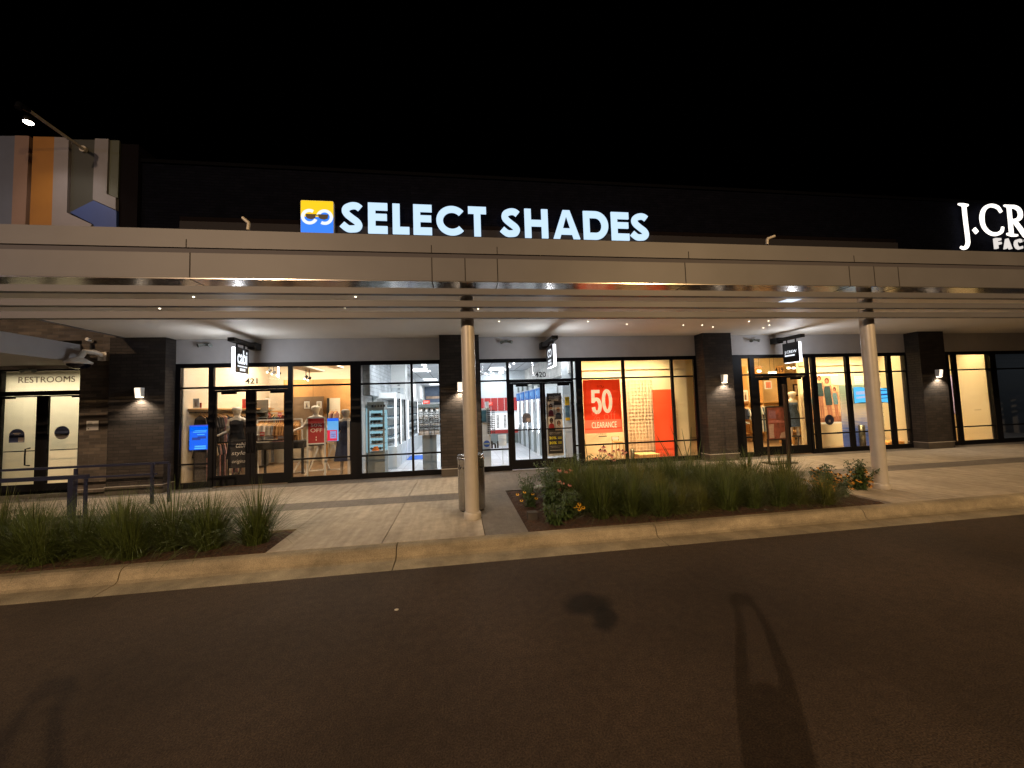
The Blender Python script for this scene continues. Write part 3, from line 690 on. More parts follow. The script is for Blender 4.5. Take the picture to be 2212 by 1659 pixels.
# ------------------------------------------------------------------ blade signs under the canopy
M['blade'] = mat('blade_face', (.018, .018, .024), .35)
M['bl'] = emit('blade_light', (.93, .94, 1.0), 3.2)
M['blt'] = emit('blade_letters', (.88, .93, 1.0), 1.3)
def blade(x, fs, y0, y1, z0, z1, label, texts, mark=None):
    """fs=+1: the readable face seen from the lane looks to +x"""
    t = .07; xa, xb = (x - t, x) if fs > 0 else (x, x + t)
    S = thing('blade_sign', ((xa + xb) / 2, (y0 + y1) / 2, z0), label, 'hanging sign', 'blade signs hanging under the canopy')
    MB().box(xa, xb, y0 + .004, y1, z0 + .012, z1).build('sign_box', 'blade', S)
    MB().box(xa + .004, xb - .004, y0 - .012, y0 + .003, z0, z1 - .01).build('edge_light', 'bl', S)
    MB().box(xa + .006, xb - .006, y0 + .003, y1 - .03, z0 - .003, z0 + .010).build('edge_light', 'bl', S)
    br = MB().box(xa - .03, xb + .03, y0 - .10, FY - .0, z1 + .09, z1 + .17)
    br.box(xa - .05, xb + .05, FY - .25, FY, z1 + .05, z1 + .20)
    for yy in (y0 + .1, y1 - .12): br.box(xa + .022, xb - .022, yy, yy + .022, z1, z1 + .09)
    br.build('bracket', 'blk2', S)
    q = MB(); L_ = y1 - y0
    for face, xx_ in (('x+', xb), ('x-', xa)):
        for body, a, b, c, d, off in texts:
            if body == '#': q.box(xx_ if face == 'x+' else xx_ - .003, xx_ + .003 if face == 'x+' else xx_, y0 + a*L_, y0 + b*L_, z0 + c*(z1-z0), z0 + d*(z1-z0))
            else: text(q, body, y0 + a*L_, y0 + b*L_, z0 + c*(z1-z0), z0 + d*(z1-z0), xx_, .004, off, face)
        if mark == 'loop':
            for cy, a0, a1, s in ((.38, 50, 345, 1), (.62, 175, -120, -1)):
                pts = [(y0 + cy*L_ + .135*L_*math.cos(R(a)), z0 + .66*(z1-z0) + .16*(z1-z0)*math.sin(R(a))) for a in range(a0, a1, 12*s)]
                tmp = MB(); ribbon(tmp, pts, .03, lambda a, b: (a, b), 0, .004)
                q.add([(xx_ + (-v.y if face == 'x+' else v.y), v.x, v.z) for v in tmp.v], tmp.f)
    q.build('lettering', 'blt', S)
    l = area('blade_glow', ((xa+xb)/2, y0 - .03, (z0+z1)/2), .06, 3, (.9, .93, 1), (R(90), 0, 0), sy=.5)
    for s in (-1, 1): area('blade_glow', (xa - .012 if s < 0 else xb + .012, y0 + .06, (z0+z1)/2), .45, 9, (.88, .92, 1), (0, R(90) if s < 0 else R(-90), 0), sy=.08)
    return S
blade(-4.50, 1, 8.52, 9.02, 2.59, 3.13, 'lit hanging sign with tall narrow letters above door 421', [('cabi', .14, .88, .36, .92, .02), ('#', .16, .88, .25, .30, 0), ('#', .34, .74, .10, .20, 0)])
blade(2.10, -1, 8.27, 8.92, 2.58, 3.07, 'lit hanging sign with a double ring mark above door 420', [('SELECT', .28, .72, .27, .36, .02), ('SHADES', .28, .72, .13, .22, .02)], 'loop')
blade(8.60, -1, 8.62, 9.11, 2.61, 3.13, 'black faced lit hanging sign with one line of serif letters above door 419', [('J.CREW', .14, .88, .44, .62, .0), ('#', .27, .88, .33, .40, 0)])
# ------------------------------------------------------------------ wall sconces
M['scl'] = emit('sconce_glow', (1, .82, .64), 1.5)
def sconce(x, y, z, label):
    S = thing('wall_sconce', (x, y, z), label, 'wall lamp', 'wedge sconces on the brick piers')
    MB().prismx([(y, z - .10), (y, z + .10), (y - .09, z + .10), (y - .105, z + .08), (y - .075, z - .10)], x - .062, x + .062).build('housing', 'white', S)
    MB().prismx([(y - .108, z + .085), (y - .09, z + .098), (y - .064, z - .095), (y - .078, z - .098)], x - .055, x + .055).build('lens', 'scl', S)
    MB().box(x - .055, x + .055, y - .075, y - .01, z - .108, z - .101).build('bulb', emit('sconce_bulb', (1, .8, .55), 12), S)
    spot('sconce_light', (x, y - .09, z - .12), (x, y + .12, z - 1.2), 60, (1, .80, .58), 125, .6, .04)
sconce(-6.66, 9.15, 2.27, 'wedge sconce on the wide brick pier left of door 421')
sconce(.04, 9.1, 2.22, 'wedge sconce half hidden by the round column before the centre pier')
sconce(6.80, 9.1, 2.25, 'wedge sconce on the brick pier right of the red 50 sign')
sconce(13.42, 9.1, 2.25, 'wedge sconce on the farthest brick pier at the right')
# emergency lights on the stucco band
def twin(u, v, Y, lab, flip=1):
    p = P(u, v, Y); S = thing('emergency_light', tuple(p), lab, 'emergency light', 'twin head emergency lights')
    MB().box(p.x - .05, p.x + .05, p.y - .03, p.y + .02, p.z - .02, p.z + .03).build('base', 'grey', S)
    for s in (-1, 1):
        MB().tube([p + Vector((s*.03, -.03, 0)), p + Vector((s*.09, -.06, -.01)), p + Vector((s*.13, -.10, -.03))], [.018, .035, .045], 10).build('lamp_head', 'grey', S)
twin(447, 745, 9.44, 'grey twin-head light on the stucco band left of the door 421 hanging sign')
twin(1093, 738, 9.44, 'grey twin-head light on the stucco band left of the door 420 hanging sign')
twin(1626, 735, 9.44, 'grey twin-head light on the stucco band left of the door 419 hanging sign')
twin(69, 799, 9.79, 'grey twin-head light above the restroom doors')
# CCTV cameras on the mixed brick pier
px_, pz_ = A(194, 770, 9.0)
C0 = thing('dome_camera', (px_, 9.3, pz_), 'white dome camera with curved arm on the mixed brick pier', 'camera')
cz = A(170, 783, 8.95)
MB().box(px_ - .02, px_ + .14, 9.2, 9.3, pz_ - .06, pz_ + .12).build('wall_plate', 'camw', C0)
MB().tube([(px_ + .06, 9.22, pz_ + .05), (px_ + .0, 9.12, pz_ + .10), (cz[0] + .06, 9.0, pz_ + .10), (cz[0], 8.95, cz[1] + .06)], [.045, .05, .055, .05], 12).build('arm', 'camw', C0)
hs_ = MB().lathe([(.02, .11), (.10, .08), (.17, .03), (.205, .01), (.205, -.02), (.19, -.035)], (cz[0], 8.95, cz[1]), 26).build('housing', 'camw', C0)
MB().lathe([(.175, -.03), (.165, -.07), (.12, -.115), (.05, -.13)], (cz[0], 8.95, cz[1]), 24).build('dome', 'dome', hs_)
p = P(197, 737, 9.25)
C1 = thing('bullet_camera', tuple(p), 'small white camera on a dark pole bracket above the dome camera', 'camera')
MB().tube([p + Vector((0, -.10, .03)), p + Vector((0, .02, 0))], .035, 12).build('body', 'camw', C1)
MB().tube([p + Vector((0, 0, -.04)), p + Vector((.0, 0, -.30))], .022, 8).build('bracket', 'blk2', C1)
p = P(200, 919, 9.29)
N0 = thing('notice', tuple(p), 'small white paper notice on the mixed brick pier', 'notice')
MB().box(p.x - .11, p.x + .11, p.y - .006, p.y, p.z - .10, p.z + .10).build('sheet', 'white', N0)
for k in range(3): MB().box(p.x - .085, p.x + .0, p.y - .009, p.y - .006, p.z + .05 - k*.02, p.z + .058 - k*.02).build('printed_line', 'grey', N0)
MB().box(p.x - .08, p.x - .06, p.y - .009, p.y - .006, p.z - .075, p.z - .05).build('printed_mark', 'grey', N0)
# stickers on the restroom doors
M['stk'] = mat('navy_sticker', (.05, .07, .16), .6); M['stk2'] = mat('pale_sticker', (.42, .38, .34), .6)
ys = 9.828
def arch_pts(cx, cz, r, base): return [(cx + r*math.cos(R(a)), cz + r*math.sin(R(a))) for a in range(0, 181, 12)] + ([(cx - r, cz - base), (cx + r, cz - base)] if base else [(cx + r*math.cos(R(a)), cz + r*math.sin(R(a))) for a in range(192, 360, 12)])
a_ = A(36.5, 941, ys)
o = thing('door_sticker', (a_[0], ys, a_[1]), 'arch-shaped navy sticker on the left restroom door', 'sticker')
MB().prism(arch_pts(*a_, .145, .15), ys - .002, ys).build('arch', 'stk', o)
MB().box(a_[0] + .03, a_[0] + .135, ys - .004, ys - .002, a_[1] - .14, a_[1] - .04).build('print', 'stk2', o)
for k, ww in ((.04, .07), (.01, .045)): MB().box(a_[0] - ww, a_[0] + ww, ys - .004, ys - .002, a_[1] + k, a_[1] + k + .017).build('printed_line', 'stk2', o)
a_ = A(134, 934.5, ys)
o = thing('door_sticker', (a_[0], ys, a_[1]), 'round navy and grey sticker on the right restroom door', 'sticker')
MB().prism(arch_pts(*a_, .145, 0), ys - .002, ys).build('disc', 'stk', o)
MB().prism([(a_[0] + .14*math.cos(R(a)), a_[1] + .14*math.sin(R(a))) for a in range(190, 340, 12)], ys - .004, ys - .002).build('print', 'stk2', o)
# ------------------------------------------------------------------ litter bin behind the column
T = thing('litter_bin', (.165, 6.06, .15), 'brushed steel cylindrical litter bin standing behind the round column', 'bin')
MB().lathe([(.20, .02), (.205, .03), (.205, .76), (.21, .765), (.21, .80), (.195, .81)], (.165, 6.06, .15), 40).build('body', 'steel', T)
MB().lathe([(.195, .805), (.205, .83), (.19, .845), (.13, .835), (.12, .80)], (.165, 6.06, .15), 40).build('lid', 'steel', T)
MB().lathe([(.185, 0), (.185, .02)], (.165, 6.06, .15), 30).build('base', 'blk2', T)
q = MB()
for ang in (-52, -118, -150, -30):
    for k in range(3):
        a = R(ang); b0 = R(ang) + (.0)
        th = k * 2.094; cx, cz_ = .030*math.cos(th + 1.57), .030*math.sin(th + 1.57)
        s = a + cx / .206; q.bar((.165 + .2065*math.cos(s - .05), 6.06 + .2065*math.sin(s - .05), .15 + .66 + cz_), (.165 + .2065*math.cos(s + .05), 6.06 + .2065*math.sin(s + .05), .15 + .66 + cz_ + (.02 if k else -.01)), .004, .014)
q.build('recycling_mark', 'blktxt', T)
# ------------------------------------------------------------------ handrails by the restrooms
def rails(name, label, tubes, posts, w=.045, base=.15):
    o = thing(name, (posts[0][0], posts[0][1], base), label, 'handrail', 'dark blue handrails by the restrooms')
    for a, b, r in tubes: MB().bar(a, b, r).build('rail', 'rail', o)
    for x, y, z, pw in posts: MB().box(x - pw/2, x + pw/2, y - pw/2, y + pw/2, base, z).build('post', 'rail', o)
    return o
Yn = 6.45
h1 = A(190, 1029, Yn); h0 = A(-60, 1063, Yn)
xp1 = A(155, 1080, Yn)[0]; xp2 = A(185, 1060, Yn)[0]
rails('handrail', 'low thick blue handrail with two stout posts rising out of the grass', [((-12, Yn, h1[1]), (h1[0], Yn, h1[1]), .055), ((-12, Yn, .33), (xp2, Yn, .33), .04)],
      [(xp1, Yn, h1[1] + .02, .065), (xp2, Yn, h1[1] - .03, .032), (-8.2, Yn, h1[1] - .03, .06), (-10.5, Yn, h1[1] - .03, .06)])
Yf = 8.1
q1 = A(365, 999, Yf); q2 = A(162, 1015, Yf)
xs3 = [A(u, 1040, Yf)[0] for u in (163, 328, 338, 365)]
rails('handrail', 'thin dark double-bar handrail running from the restroom doors to the brick pier', [((-13, Yf, q1[1]), (q1[0], Yf, q1[1]), .04), ((-13, Yf, q1[1] - .20), (xs3[2], Yf, q1[1] - .20), .03)],
      [(xs3[0], Yf, q1[1] - .03, .04), (xs3[1], Yf, q1[1] - .02, .035), (xs3[2], Yf - .1, q1[1] + .02, .04), (xs3[3], Yf, q1[1] - .02, .035), (-9.4, Yf, q1[1] - .03, .05), (-11.3, Yf, q1[1] - .03, .05)])
# ------------------------------------------------------------------ framed poster on a stand before door 419
YP = 8.3
pl, pr_ = A(1659, 914, YP)[0], A(1697, 914, YP)[0]; pt, pb = A(1678, 880, YP)[1], A(1678, 948, YP)[1]
O = thing('poster_stand', ((pl + pr_) / 2, YP, .15), 'red-brown poster in a tilted bronze frame on a stand before door 419', 'poster stand')
M['bronze'] = mat('bronze_frame', (.035, .022, .016), .45, .3)
f = MB(); f.box(pl - .03, pr_ + .03, YP, YP + .03, pt, pt + .03); f.box(pl - .03, pr_ + .03, YP, YP + .03, pb - .03, pb); f.box(pl - .03, pl, YP, YP + .03, pb, pt); f.box(pr_, pr_ + .03, YP, YP + .03, pb, pt); f.build('frame', 'bronze', O)
for xx in (pl - .02, pr_ + .02): MB().bar((xx, YP + .02, .15), (xx, YP + .02, pb), .035).build('leg', 'bronze', O)
MB().box(pl - .1, pr_ + .1, YP - .16, YP + .16, .15, .18).build('foot', 'bronze', O)
ps = MB().box(pl, pr_, YP + .01, YP + .02, pb, pt).build('poster', mat('terracotta_print', (.20, .055, .035), .5, var=.5, vs=7), O)
w_ = pr_ - pl; h_ = pt - pb
def pf(nm, m, pts): MB().prism([(pl + a*w_, pb + b*h_) for a, b in pts], YP + .006, YP + .0095).build(nm, m, ps)
pf('printed_shape', mat('print_pink', (.34, .12, .10), .6, var=.3, vs=20), [(.05, .52), (.95, .50), (.95, .56), (.5, .60), (.05, .58)])
pf('printed_shape', mat('print_cream', (.36, .25, .20), .6, var=.2, vs=20), [(.05, .03), (.32, .03), (.30, .25), (.34, .48), (.05, .46)])
pf('printed_shape', 'print', [(.62, .02), (.95, .03), (.94, .22), (.72, .18)]) if 'print' in M else pf('printed_shape', mat('print_cream2', (.36, .25, .20), .6), [(.62, .02), (.95, .03), (.94, .22), (.72, .18)])
pf('printed_shape', mat('print_mauve', (.22, .10, .12), .6, var=.3, vs=15), [(.06, .66), (.5, .64), (.48, .9), (.1, .92)])
MB().bar((A(1705, 1000, 7.6)[0], 7.6, .14), (A(1696, 850, 7.6)[0] - .02, 7.6, 2.0), .05).build('sapling_stake', 'bronze', None, loc=(A(1705, 1000, 7.6)[0], 7.6, .14), label='slim dark stake standing right of the framed poster', cat='stake')
# ------------------------------------------------------------------ helpers for shop goods
rg = random.Random(11)
def flat(name, u0, u1, v0, v1, Y, m, label, cat_, t=.012, parent=None, group=None):
    um, vm = (u0 + u1) / 2, (v0 + v1) / 2
    xa, xb = A(u0, vm, Y)[0], A(u1, vm, Y)[0]; zt, zb = A(um, v0, Y)[1], A(um, v1, Y)[1]
    o = MB().box(xa, xb, Y, Y + t, zb, zt).build(name, m, parent, loc=None if parent else ((xa + xb)/2, Y, zb), label=label, cat=cat_, group=group)
    return o, xa, xb, zb, zt
def skinfig(joints, edges, name, m, parent=None, loc=None, sub=2, label=None, cat_=None):
    me = bpy.data.meshes.new(name); me.from_pydata([j[0] for j in joints], edges, [])
    o = bpy.data.objects.new(name, me); col.objects.link(o)
    md = o.modifiers.new('s', 'SKIN'); md.use_smooth_shade = True
    for i, j in enumerate(joints):
        r = j[1]; me.skin_vertices[0].data[i].radius = (r, r) if not isinstance(r, tuple) else r
    me.skin_vertices[0].data[0].use_root = True
    o.modifiers.new('u', 'SUBSURF').levels = sub; o.modifiers['u'].render_levels = sub
    bpy.context.view_layer.update()
    me2 = bpy.data.meshes.new_from_object(o.evaluated_get(bpy.context.evaluated_depsgraph_get()))
    o.modifiers.clear(); o.data = me2; bpy.data.meshes.remove(me); me2.materials.clear(); me2.materials.append(M[m] if isinstance(m, str) else m)
    if parent: o.parent = parent
    if loc: o.location = loc
    return tag(o, label, cat_)
def body_joints(h=1.78, larm=None, rarm=None, stance=.10, head_r=.125):
    k = h / 1.78
    J = [((0, 0, .98*k), (.135, .10)), ((0, 0, 1.12*k), (.12, .09)), ((0, 0, 1.30*k), (.145, .10)), ((0, 0, 1.43*k), (.10, .075)), ((0, .0, 1.50*k), (.05, .05)),
         ((0, -.015, 1.59*k), (.085, .095)), ((0, -.02, 1.665*k), (head_r, head_r*1.2)), ((0, -.01, 1.735*k), (.085, .10))]
    E_ = [(i, i+1) for i in range(7)]
    def chain(start, pts):
        last = start
        for p, r in pts: J.append((tuple(c * k for c in p), r)); E_.append((last, len(J)-1)); last = len(J)-1
    L = larm or [((.17, 0, 1.41), .052), ((.235, .02, 1.15), .040), ((.25, -.05, .92), .030), ((.25, -.08, .80), (.035, .02))]
    Rr = rarm or [((-.17, 0, 1.41), .052), ((-.235, .02, 1.15), .040), ((-.25, -.05, .92), .030), ((-.25, -.08, .80), (.035, .02))]
    chain(3, L); chain(3, Rr)
    chain(0, [((.09, 0, .92), .085), ((.09+stance*.4, -.01, .50), .055), ((.09+stance, .02, .12), .036), ((.09+stance, .0, .045), .036), ((.09+stance*1.1, -.13, .022), .026)])
    chain(0, [((-.09, 0, .92), .085), ((-.09-stance*.4, -.01, .50), .055), ((-.09-stance, .02, .12), .036), ((-.09-stance, .0, .045), .036), ((-.09-stance*1.1, -.13, .022), .026)])
    return J, E_
def mannequin(x, y, h, label, dress, hem, larm=None, rarm=None, top=1.42, skin='skin', stance=.08, wid=1.0, rz=0, sleeve=None):
    o = thing('mannequin', (x, y, .155), label, 'mannequin'); J, E_ = body_joints(h, larm, rarm, stance)
    skinfig(J, E_, 'body', skin, o); k = h / 1.78
    if dress:
        pr = [(.21*wid + .02, hem), (.185*wid, (hem + 1.0) / 2), (.16*wid, 1.02), (.135, 1.15), (.165, 1.30), (.165, 1.38), (.11, top)]
        q = MB(); n = 28; vs = []; fs = []
        for i, (r, z) in enumerate(pr):
            for j in range(n):
                a = 2*math.pi*j/n; rr_ = r * (1 + (.07 * math.sin(a * 9) * (1 if z < 1.1 else .2)))
                vs.append((x + rr_*math.cos(a), y + .72*rr_*math.sin(a), .155 + z*k))
        for i in range(len(pr)-1):
            for j in range(n): fs.append((i*n+j, i*n+(j+1) % n, (i+1)*n+(j+1) % n, (i+1)*n+j))
        q.add(vs, fs, True); q.build('dress', dress, o)
    if sleeve:
        q = MB()
        for pts in sleeve: q.tube([Vector((x, y, .155)) + Vector(p) * k for p in pts], [.075, .06, .05], 12)
        q.build('sleeve', dress, o)
    o.rotation_euler.z = rz
    return o
def cloth(name, c, v=.35, s=14): return mat(name, c, .85, var=v, vs=s)
CL = {'black': cloth('black_cloth', (.016, .016, .02)), 'navy': cloth('navy_cloth', (.02, .03, .07)), 'char': cloth('charcoal_knit', (.05, .045, .045), .6, 40),
      'pink': cloth('dusty_pink_cloth', (.34, .18, .17)), 'red': cloth('red_cloth', (.60, .02, .04), .2), 'fur': cloth('brown_print_cloth', (.09, .045, .025), .7, 12),
      'beige': cloth('beige_cloth', (.42, .34, .25), .2), 'tan': cloth('tan_cloth', (.36, .19, .07), .2), 'brown': cloth('brown_cloth', (.20, .09, .03), .3),
      'burg': cloth('burgundy_cloth', (.10, .02, .025)), 'grey': cloth('grey_cloth', (.22, .22, .23)), 'teal': cloth('teal_print', (.05, .13, .15), .7, 20), 'white': cloth('white_cloth', (.7, .68, .64), .08), 'denim': cloth('denim', (.045, .075, .13), .5, 30), 'sage': cloth('sage_cloth', (.22, .28, .24))}
_gm = {}
def garment(x, y, z, h, key, label, group, sleeve=True):
    ck = (key, round(h, 2))
    if ck not in _gm:
        q = MB(); d = .21
        pl_ = [(0, 0), (-.03, -.0), (-d*.85, -.07), (-d*1.15, -.30 if sleeve else -.2), (-d*.95, -.32), (-d*.85, -.18), (-d*.9, -h), (d*.9, -h + .03), (d*.85, -.18), (d*.95, -.32), (d*1.15, -.30), (d*.85, -.07), (.03, 0)]
        q.prismx([(y + a, z - .07 + b) for a, b in pl_], x - .016, x + .016)
        o = q.build('garment', CL[key], None, loc=(x, y, z), label=label, cat='garment', group=group)
        h_ = MB().tube([(x, y - .17, z - .13), (x, y, z - .05), (x, y + .17, z - .13)], .008, 6).tube([(x, y, z - .05), (x, y, z + .01)], .004, 6)
        h_.build('hanger', 'hangw', o)
        _gm[ck] = o; return o
    return copy_tree(_gm[ck], None, (x, y, z), rg.uniform(-.12, .12), None, label)
M['hangw'] = mat('hanger_wood', (.62, .34, .12), .5)
def grow(u0, u1, vtop, Y, n, keys, h, label, group, jitter=.015):
    for i in range(n):
        u = u0 + (u1 - u0) * (i + .5) / n; x, z = A(u, vtop, Y)
        o = garment(x + rg.uniform(-jitter, jitter), Y + rg.uniform(-.03, .03), z, h, keys[i % len(keys)], label, group)
        o['group'] = group
def rack(u0, u1, v, Y, label, m='white', feet=True, zf=.155):
    x0, z = A(u0, v, Y); x1, _ = A(u1, v, Y)
    o = thing('clothes_rack', ((x0 + x1)/2, Y, zf), label, 'clothes rack')
    MB().bar((x0, Y, z), (x1, Y, z), .03).build('rail', m, o)
    for x in (x0, x1):
        MB().bar((x, Y, z), (x, Y, zf + .25), .035).build('post', m, o)
        if feet: MB().bar((x, Y, zf + .35), (x - .14, Y - .22, zf), .03).bar((x, Y, zf + .35), (x + .14, Y - .22, zf), .03).bar((x - .14, Y - .22, zf + .015), (x + .14, Y - .22, zf + .015), .025).build('leg', m, o)
    return o
def table(u0, u1, v, Y, dep, label, m='blk2', th=.04, apron=.0, legw=.05, zf=.155):
    x0, z = A(u0, v, Y); x1, _ = A(u1, v, Y)
    o = thing('display_table', ((x0+x1)/2, Y + dep/2, zf), label, 'table')
    MB().box(x0, x1, Y, Y + dep, z - th, z).build('tabletop', m, o)
    if apron: MB().box(x0 + .05, x1 - .05, Y + .04, Y + dep - .04, z - th - apron, z - th).build('apron', m, o)
    for x in (x0 + .04, x1 - .04):
        for y in (Y + .04, Y + dep - .04): MB().box(x - legw/2, x + legw/2, y - legw/2, y + legw/2, zf, z - th).build('leg', m, o)
    return o, z
def pile(u, vb, Y, w, n, keys, label, group=None):
    x, z = A(u, vb, Y); q = MB()
    for i in range(n):
        a = w/2 * rg.uniform(.86, 1); q.prism(rr(x - a, x + a, z + i*.026, z + i*.026 + .024, .011, 2), Y, Y + .28)
    return q.build('folded_clothes', CL[keys], None, loc=(x, Y, z), label=label, cat='clothes', group=group)
def picture(u0, u1, v0, v1, Y, label, cat_='picture', frame='white', art=(.25, .16, .10), fig=True, bg=(.6, .52, .42)):
    um, vm = (u0+u1)/2, (v0+v1)/2; xa, xb = A(u0, vm, Y)[0], A(u1, vm, Y)[0]; zt, zb = A(um, v0, Y)[1], A(um, v1, Y)[1]
    o = thing('framed_picture', ((xa+xb)/2, Y, zb), label, cat_)
    MB().box(xa, xb, Y, Y + .02, zb, zt).build('frame', frame, o)
    w_ = xb - xa; h_ = zt - zb
    MB().box(xa + .14*w_, xb - .14*w_, Y - .003, Y - .0005, zb + .12*h_, zt - .12*h_).build('print', mat('picture_ground', bg, .6, var=.25, vs=9), o)
    if fig:
        q = MB(); cx = (xa+xb)/2
        q.prism([(cx - .14*w_, zb + .14*h_), (cx + .16*w_, zb + .14*h_), (cx + .10*w_, zb + .55*h_), (cx + .05*w_, zb + .64*h_), (cx - .06*w_, zb + .64*h_), (cx - .12*w_, zb + .5*h_)], Y - .006, Y - .0032)
        q.prism([(cx + .055*w_*math.cos(R(a)), zb + .71*h_ + .055*w_*math.sin(R(a))) for a in range(0, 360, 45)], Y - .006, Y - .0032)
        q.build('figure', mat('picture_figure', art, .6, var=.4, vs=25), o)
    return o
# ================================================================== 421 clothes shop
def AX(u, v, X):
    d = ray(u, v); p = EYE + d * (X / d.x); return p.y, p.z
WX = -5.86
zsh = AX(420, 882, WX)[1]; zr = AX(420, 893, WX)[1] + .02; zr2 = AX(416, 956, WX)[1]
MB().box(-6.14, WX, 9.75, 13.3, zsh - .03, zsh).build('wall_shelf', 'hangw', None, loc=(-6, 11.5, zsh), label='long wooden shelf over the hanging clothes on the left wall of shop 421', cat='shelf')
for zz, lab in ((zr, 'upper black rail of hanging clothes on the left wall of shop 421'), (zr2, 'lower black rail of hanging clothes on the left wall of shop 421')):
    o = thing('wall_rail', (-5.98, 11.5, zz), lab, 'rail')
    MB().bar((-5.98, 9.75, zz), (-5.98, 13.3, zz), .03).build('rail', 'blk2', o)
    for k in range(5): MB().bar((-6.14, 9.8 + k*.85, zz), (-5.98, 9.8 + k*.85, zz), .02).build('bracket', 'blk2', o)
for k in range(34):
    y = 9.85 + k * .10
    kk = (['char', 'black', 'pink', 'navy', 'char', 'black'] if y < 11 else ['black', 'char', 'fur'] if y < 12.2 else ['fur', 'black'])[k % 3 if y >= 12.2 and False else k % (6 if y < 11 else 3 if y < 12.2 else 2)]
    o = garment(-5.93, y, zr, .70, kk, 'dark garment on the upper rail of the left wall in shop 421', 'garments on the upper left wall rail'); o['group'] = 'garments on the upper left wall rail'; o['label'] = 'dark garment on the upper rail of the left wall in shop 421'; o.rotation_euler.z = R(90 + rg.uniform(-22, 22)); o.scale.y = .62
for k in range(34):
    y = 9.85 + k * .10
    o = garment(-5.93, y, zr2, .86, ['char', 'pink', 'black', 'pink', 'beige'][k % 5] if y < 11.5 else ['grey', 'beige', 'grey'][k % 3], 'pinkish garment on the lower rail of the left wall in shop 421', 'garments on the lower left wall rail'); o['group'] = 'garments on the lower left wall rail'; o['label'] = 'pinkish garment on the lower rail of the left wall in shop 421'; o.rotation_euler.z = R(90 + rg.uniform(-22, 22)); o.scale.y = .62
flat('wall_shelf', 552, 616, 887.5, 891, 13.1, 'hangw', 'short wooden shelf behind the right door leaf of shop 421', 'shelf', t=.4)
x, z = A(473, 896, 12.0)
o = garment(x, 12.0, z, .72, 'red', 'bright red top hanging at the left edge of the left door leaf', 'red top'); o.rotation_euler.z = R(80); del o['group']
grow(553, 612, 892, 12.9, 15, ['black', 'navy', 'burg', 'black', 'char', 'teal'], .62, 'dark garment on the back rail behind the right door leaf', 'garments behind the right door leaf')
picture(417, 430, 861, 881, AX(424, 881, -5.98)[0], 'white framed portrait leaning on the shelf beside a red card')
flat('sale_card', 427.5, 435, 870, 881, AX(431, 881, -5.95)[0] - .03, 'red', 'red card standing on the shelf beside the white framed portrait', 'card')
flat('sale_card', 523, 530, 862, 882, AX(526, 881, -6.0)[0], 'red', 'tall red card on the shelf above the mannequin head', 'card')
picture(567, 583, 860, 880, 13.3, 'unframed print of several women on the wall seen through the right door leaf', art=(.14, .07, .04))
x, z = A(555, 887, 13.2); o = thing('plant_vase', (x, 13.2, z), 'round vase with a green sprig on the shelf between the door leaves', 'vase')
MB().lathe([(.05, 0), (.10, .08), (.09, .16), (.03, .22), (.03, .25)], (x, 13.2, z), 16).build('vase', 'white', o)
q = MB()
for k in range(26):
    a = rg.uniform(0, 6.28); b = Vector((x, 13.2, z + .25)); t_ = b + Vector((math.cos(a)*rg.uniform(.03, .13), math.sin(a)*.1, rg.uniform(.06, .28))); s = Vector((.02, 0, .03)); q.quad(b, t_ - s, t_ + Vector((0, 0, .05)), t_ + s)
q.build('sprig', mat('sprig_green', (.05, .14, .03), .7), o)
# recess and shelving seen in the left door
x0, zt = A(484, 866, 12.3); x0 = max(x0, -5.68); x1, zb = A(512, 893, 12.3)
o = thing('wall_cabinet', ((x0+x1)/2, 12.3, .155), 'grey shelving with folded dark clothes behind the left door leaf', 'shelving')
MB().box(x0, x1, 12.42, 12.5, .2, zt).build('back', mat('shelving_back', (.10, .09, .075), .8), o)
for vv in (893, 905, 918, 932): MB().box(x0, x1, 12.15, 12.42, A(500, vv, 12.15)[1], A(500, vv, 12.15)[1] + .02).build('shelf', 'grey', o)
for vv, uu, kk in ((892, 494, 'black'), (892, 505, 'char'), (904, 496, 'grey'), (917, 503, 'beige'), (931, 497, 'black')): pile(uu, vv, 12.16, .26, 3, kk, f'folded {kk} clothes on the grey shelving, ' + {892: 'top shelf', 904: 'second shelf', 917: 'third shelf', 931: 'bottom shelf'}[vv] + (' right side' if uu > 502 else ' left side'))
# centre rack
rk = rack(556, 652, 908, 11.2, 'long white clothes rack of beige and brown garments behind the door')
grow(559, 596, 909, 11.2, 17, ['beige', 'grey', 'beige', 'white', 'beige'], .62, 'beige garment on the long white rack', 'beige garments on the white rack', .006)
grow(597, 648, 909, 11.2, 22, ['tan', 'brown', 'tan'], .62, 'tan brown garment on the long white rack', 'brown garments on the white rack', .006)
tb, tz = table(548, 656, 957, 10.7, .55, 'dark display table with folded clothes seen through the right door leaf', 'blk2', .05, .14)
pile(566, 956.5, 10.72, .34, 2, 'white', 'white folded tops on the dark table'); pile(600, 956.5, 10.72, .30, 2, 'pink', 'pinkish folded tops on the dark table, rightmost')
pile(590, 948, 11.0, .55, 3, 'grey', 'grey jeans laid in a heap behind the table front'); pile(580, 957, 10.74, .26, 3, 'beige', 'beige folded tops beside the white ones')
for u0, u1, v0, v1, Y, lb_ in ((561.5, 571, 933, 942, 10.72, 'red sale card standing at the left of the dark table'), (574, 583.5, 892, 900, 12.6, 'red sale card above the dark clothes, left of two'), (600, 608, 891, 899.5, 12.6, 'red sale card above the dark clothes, right of two')):
    o, xa, xb, zb, zt = flat('sale_card', u0, u1, v0, v1, Y, 'red', lb_, 'card')
    q = MB()
    for k in (.62, .36): q.box(xa + .12*(xb-xa), xb - .12*(xb-xa), Y - .002, Y, zb + k*(zt-zb), zb + (k+.10)*(zt-zb))
    q.build('print', 'txt', o)
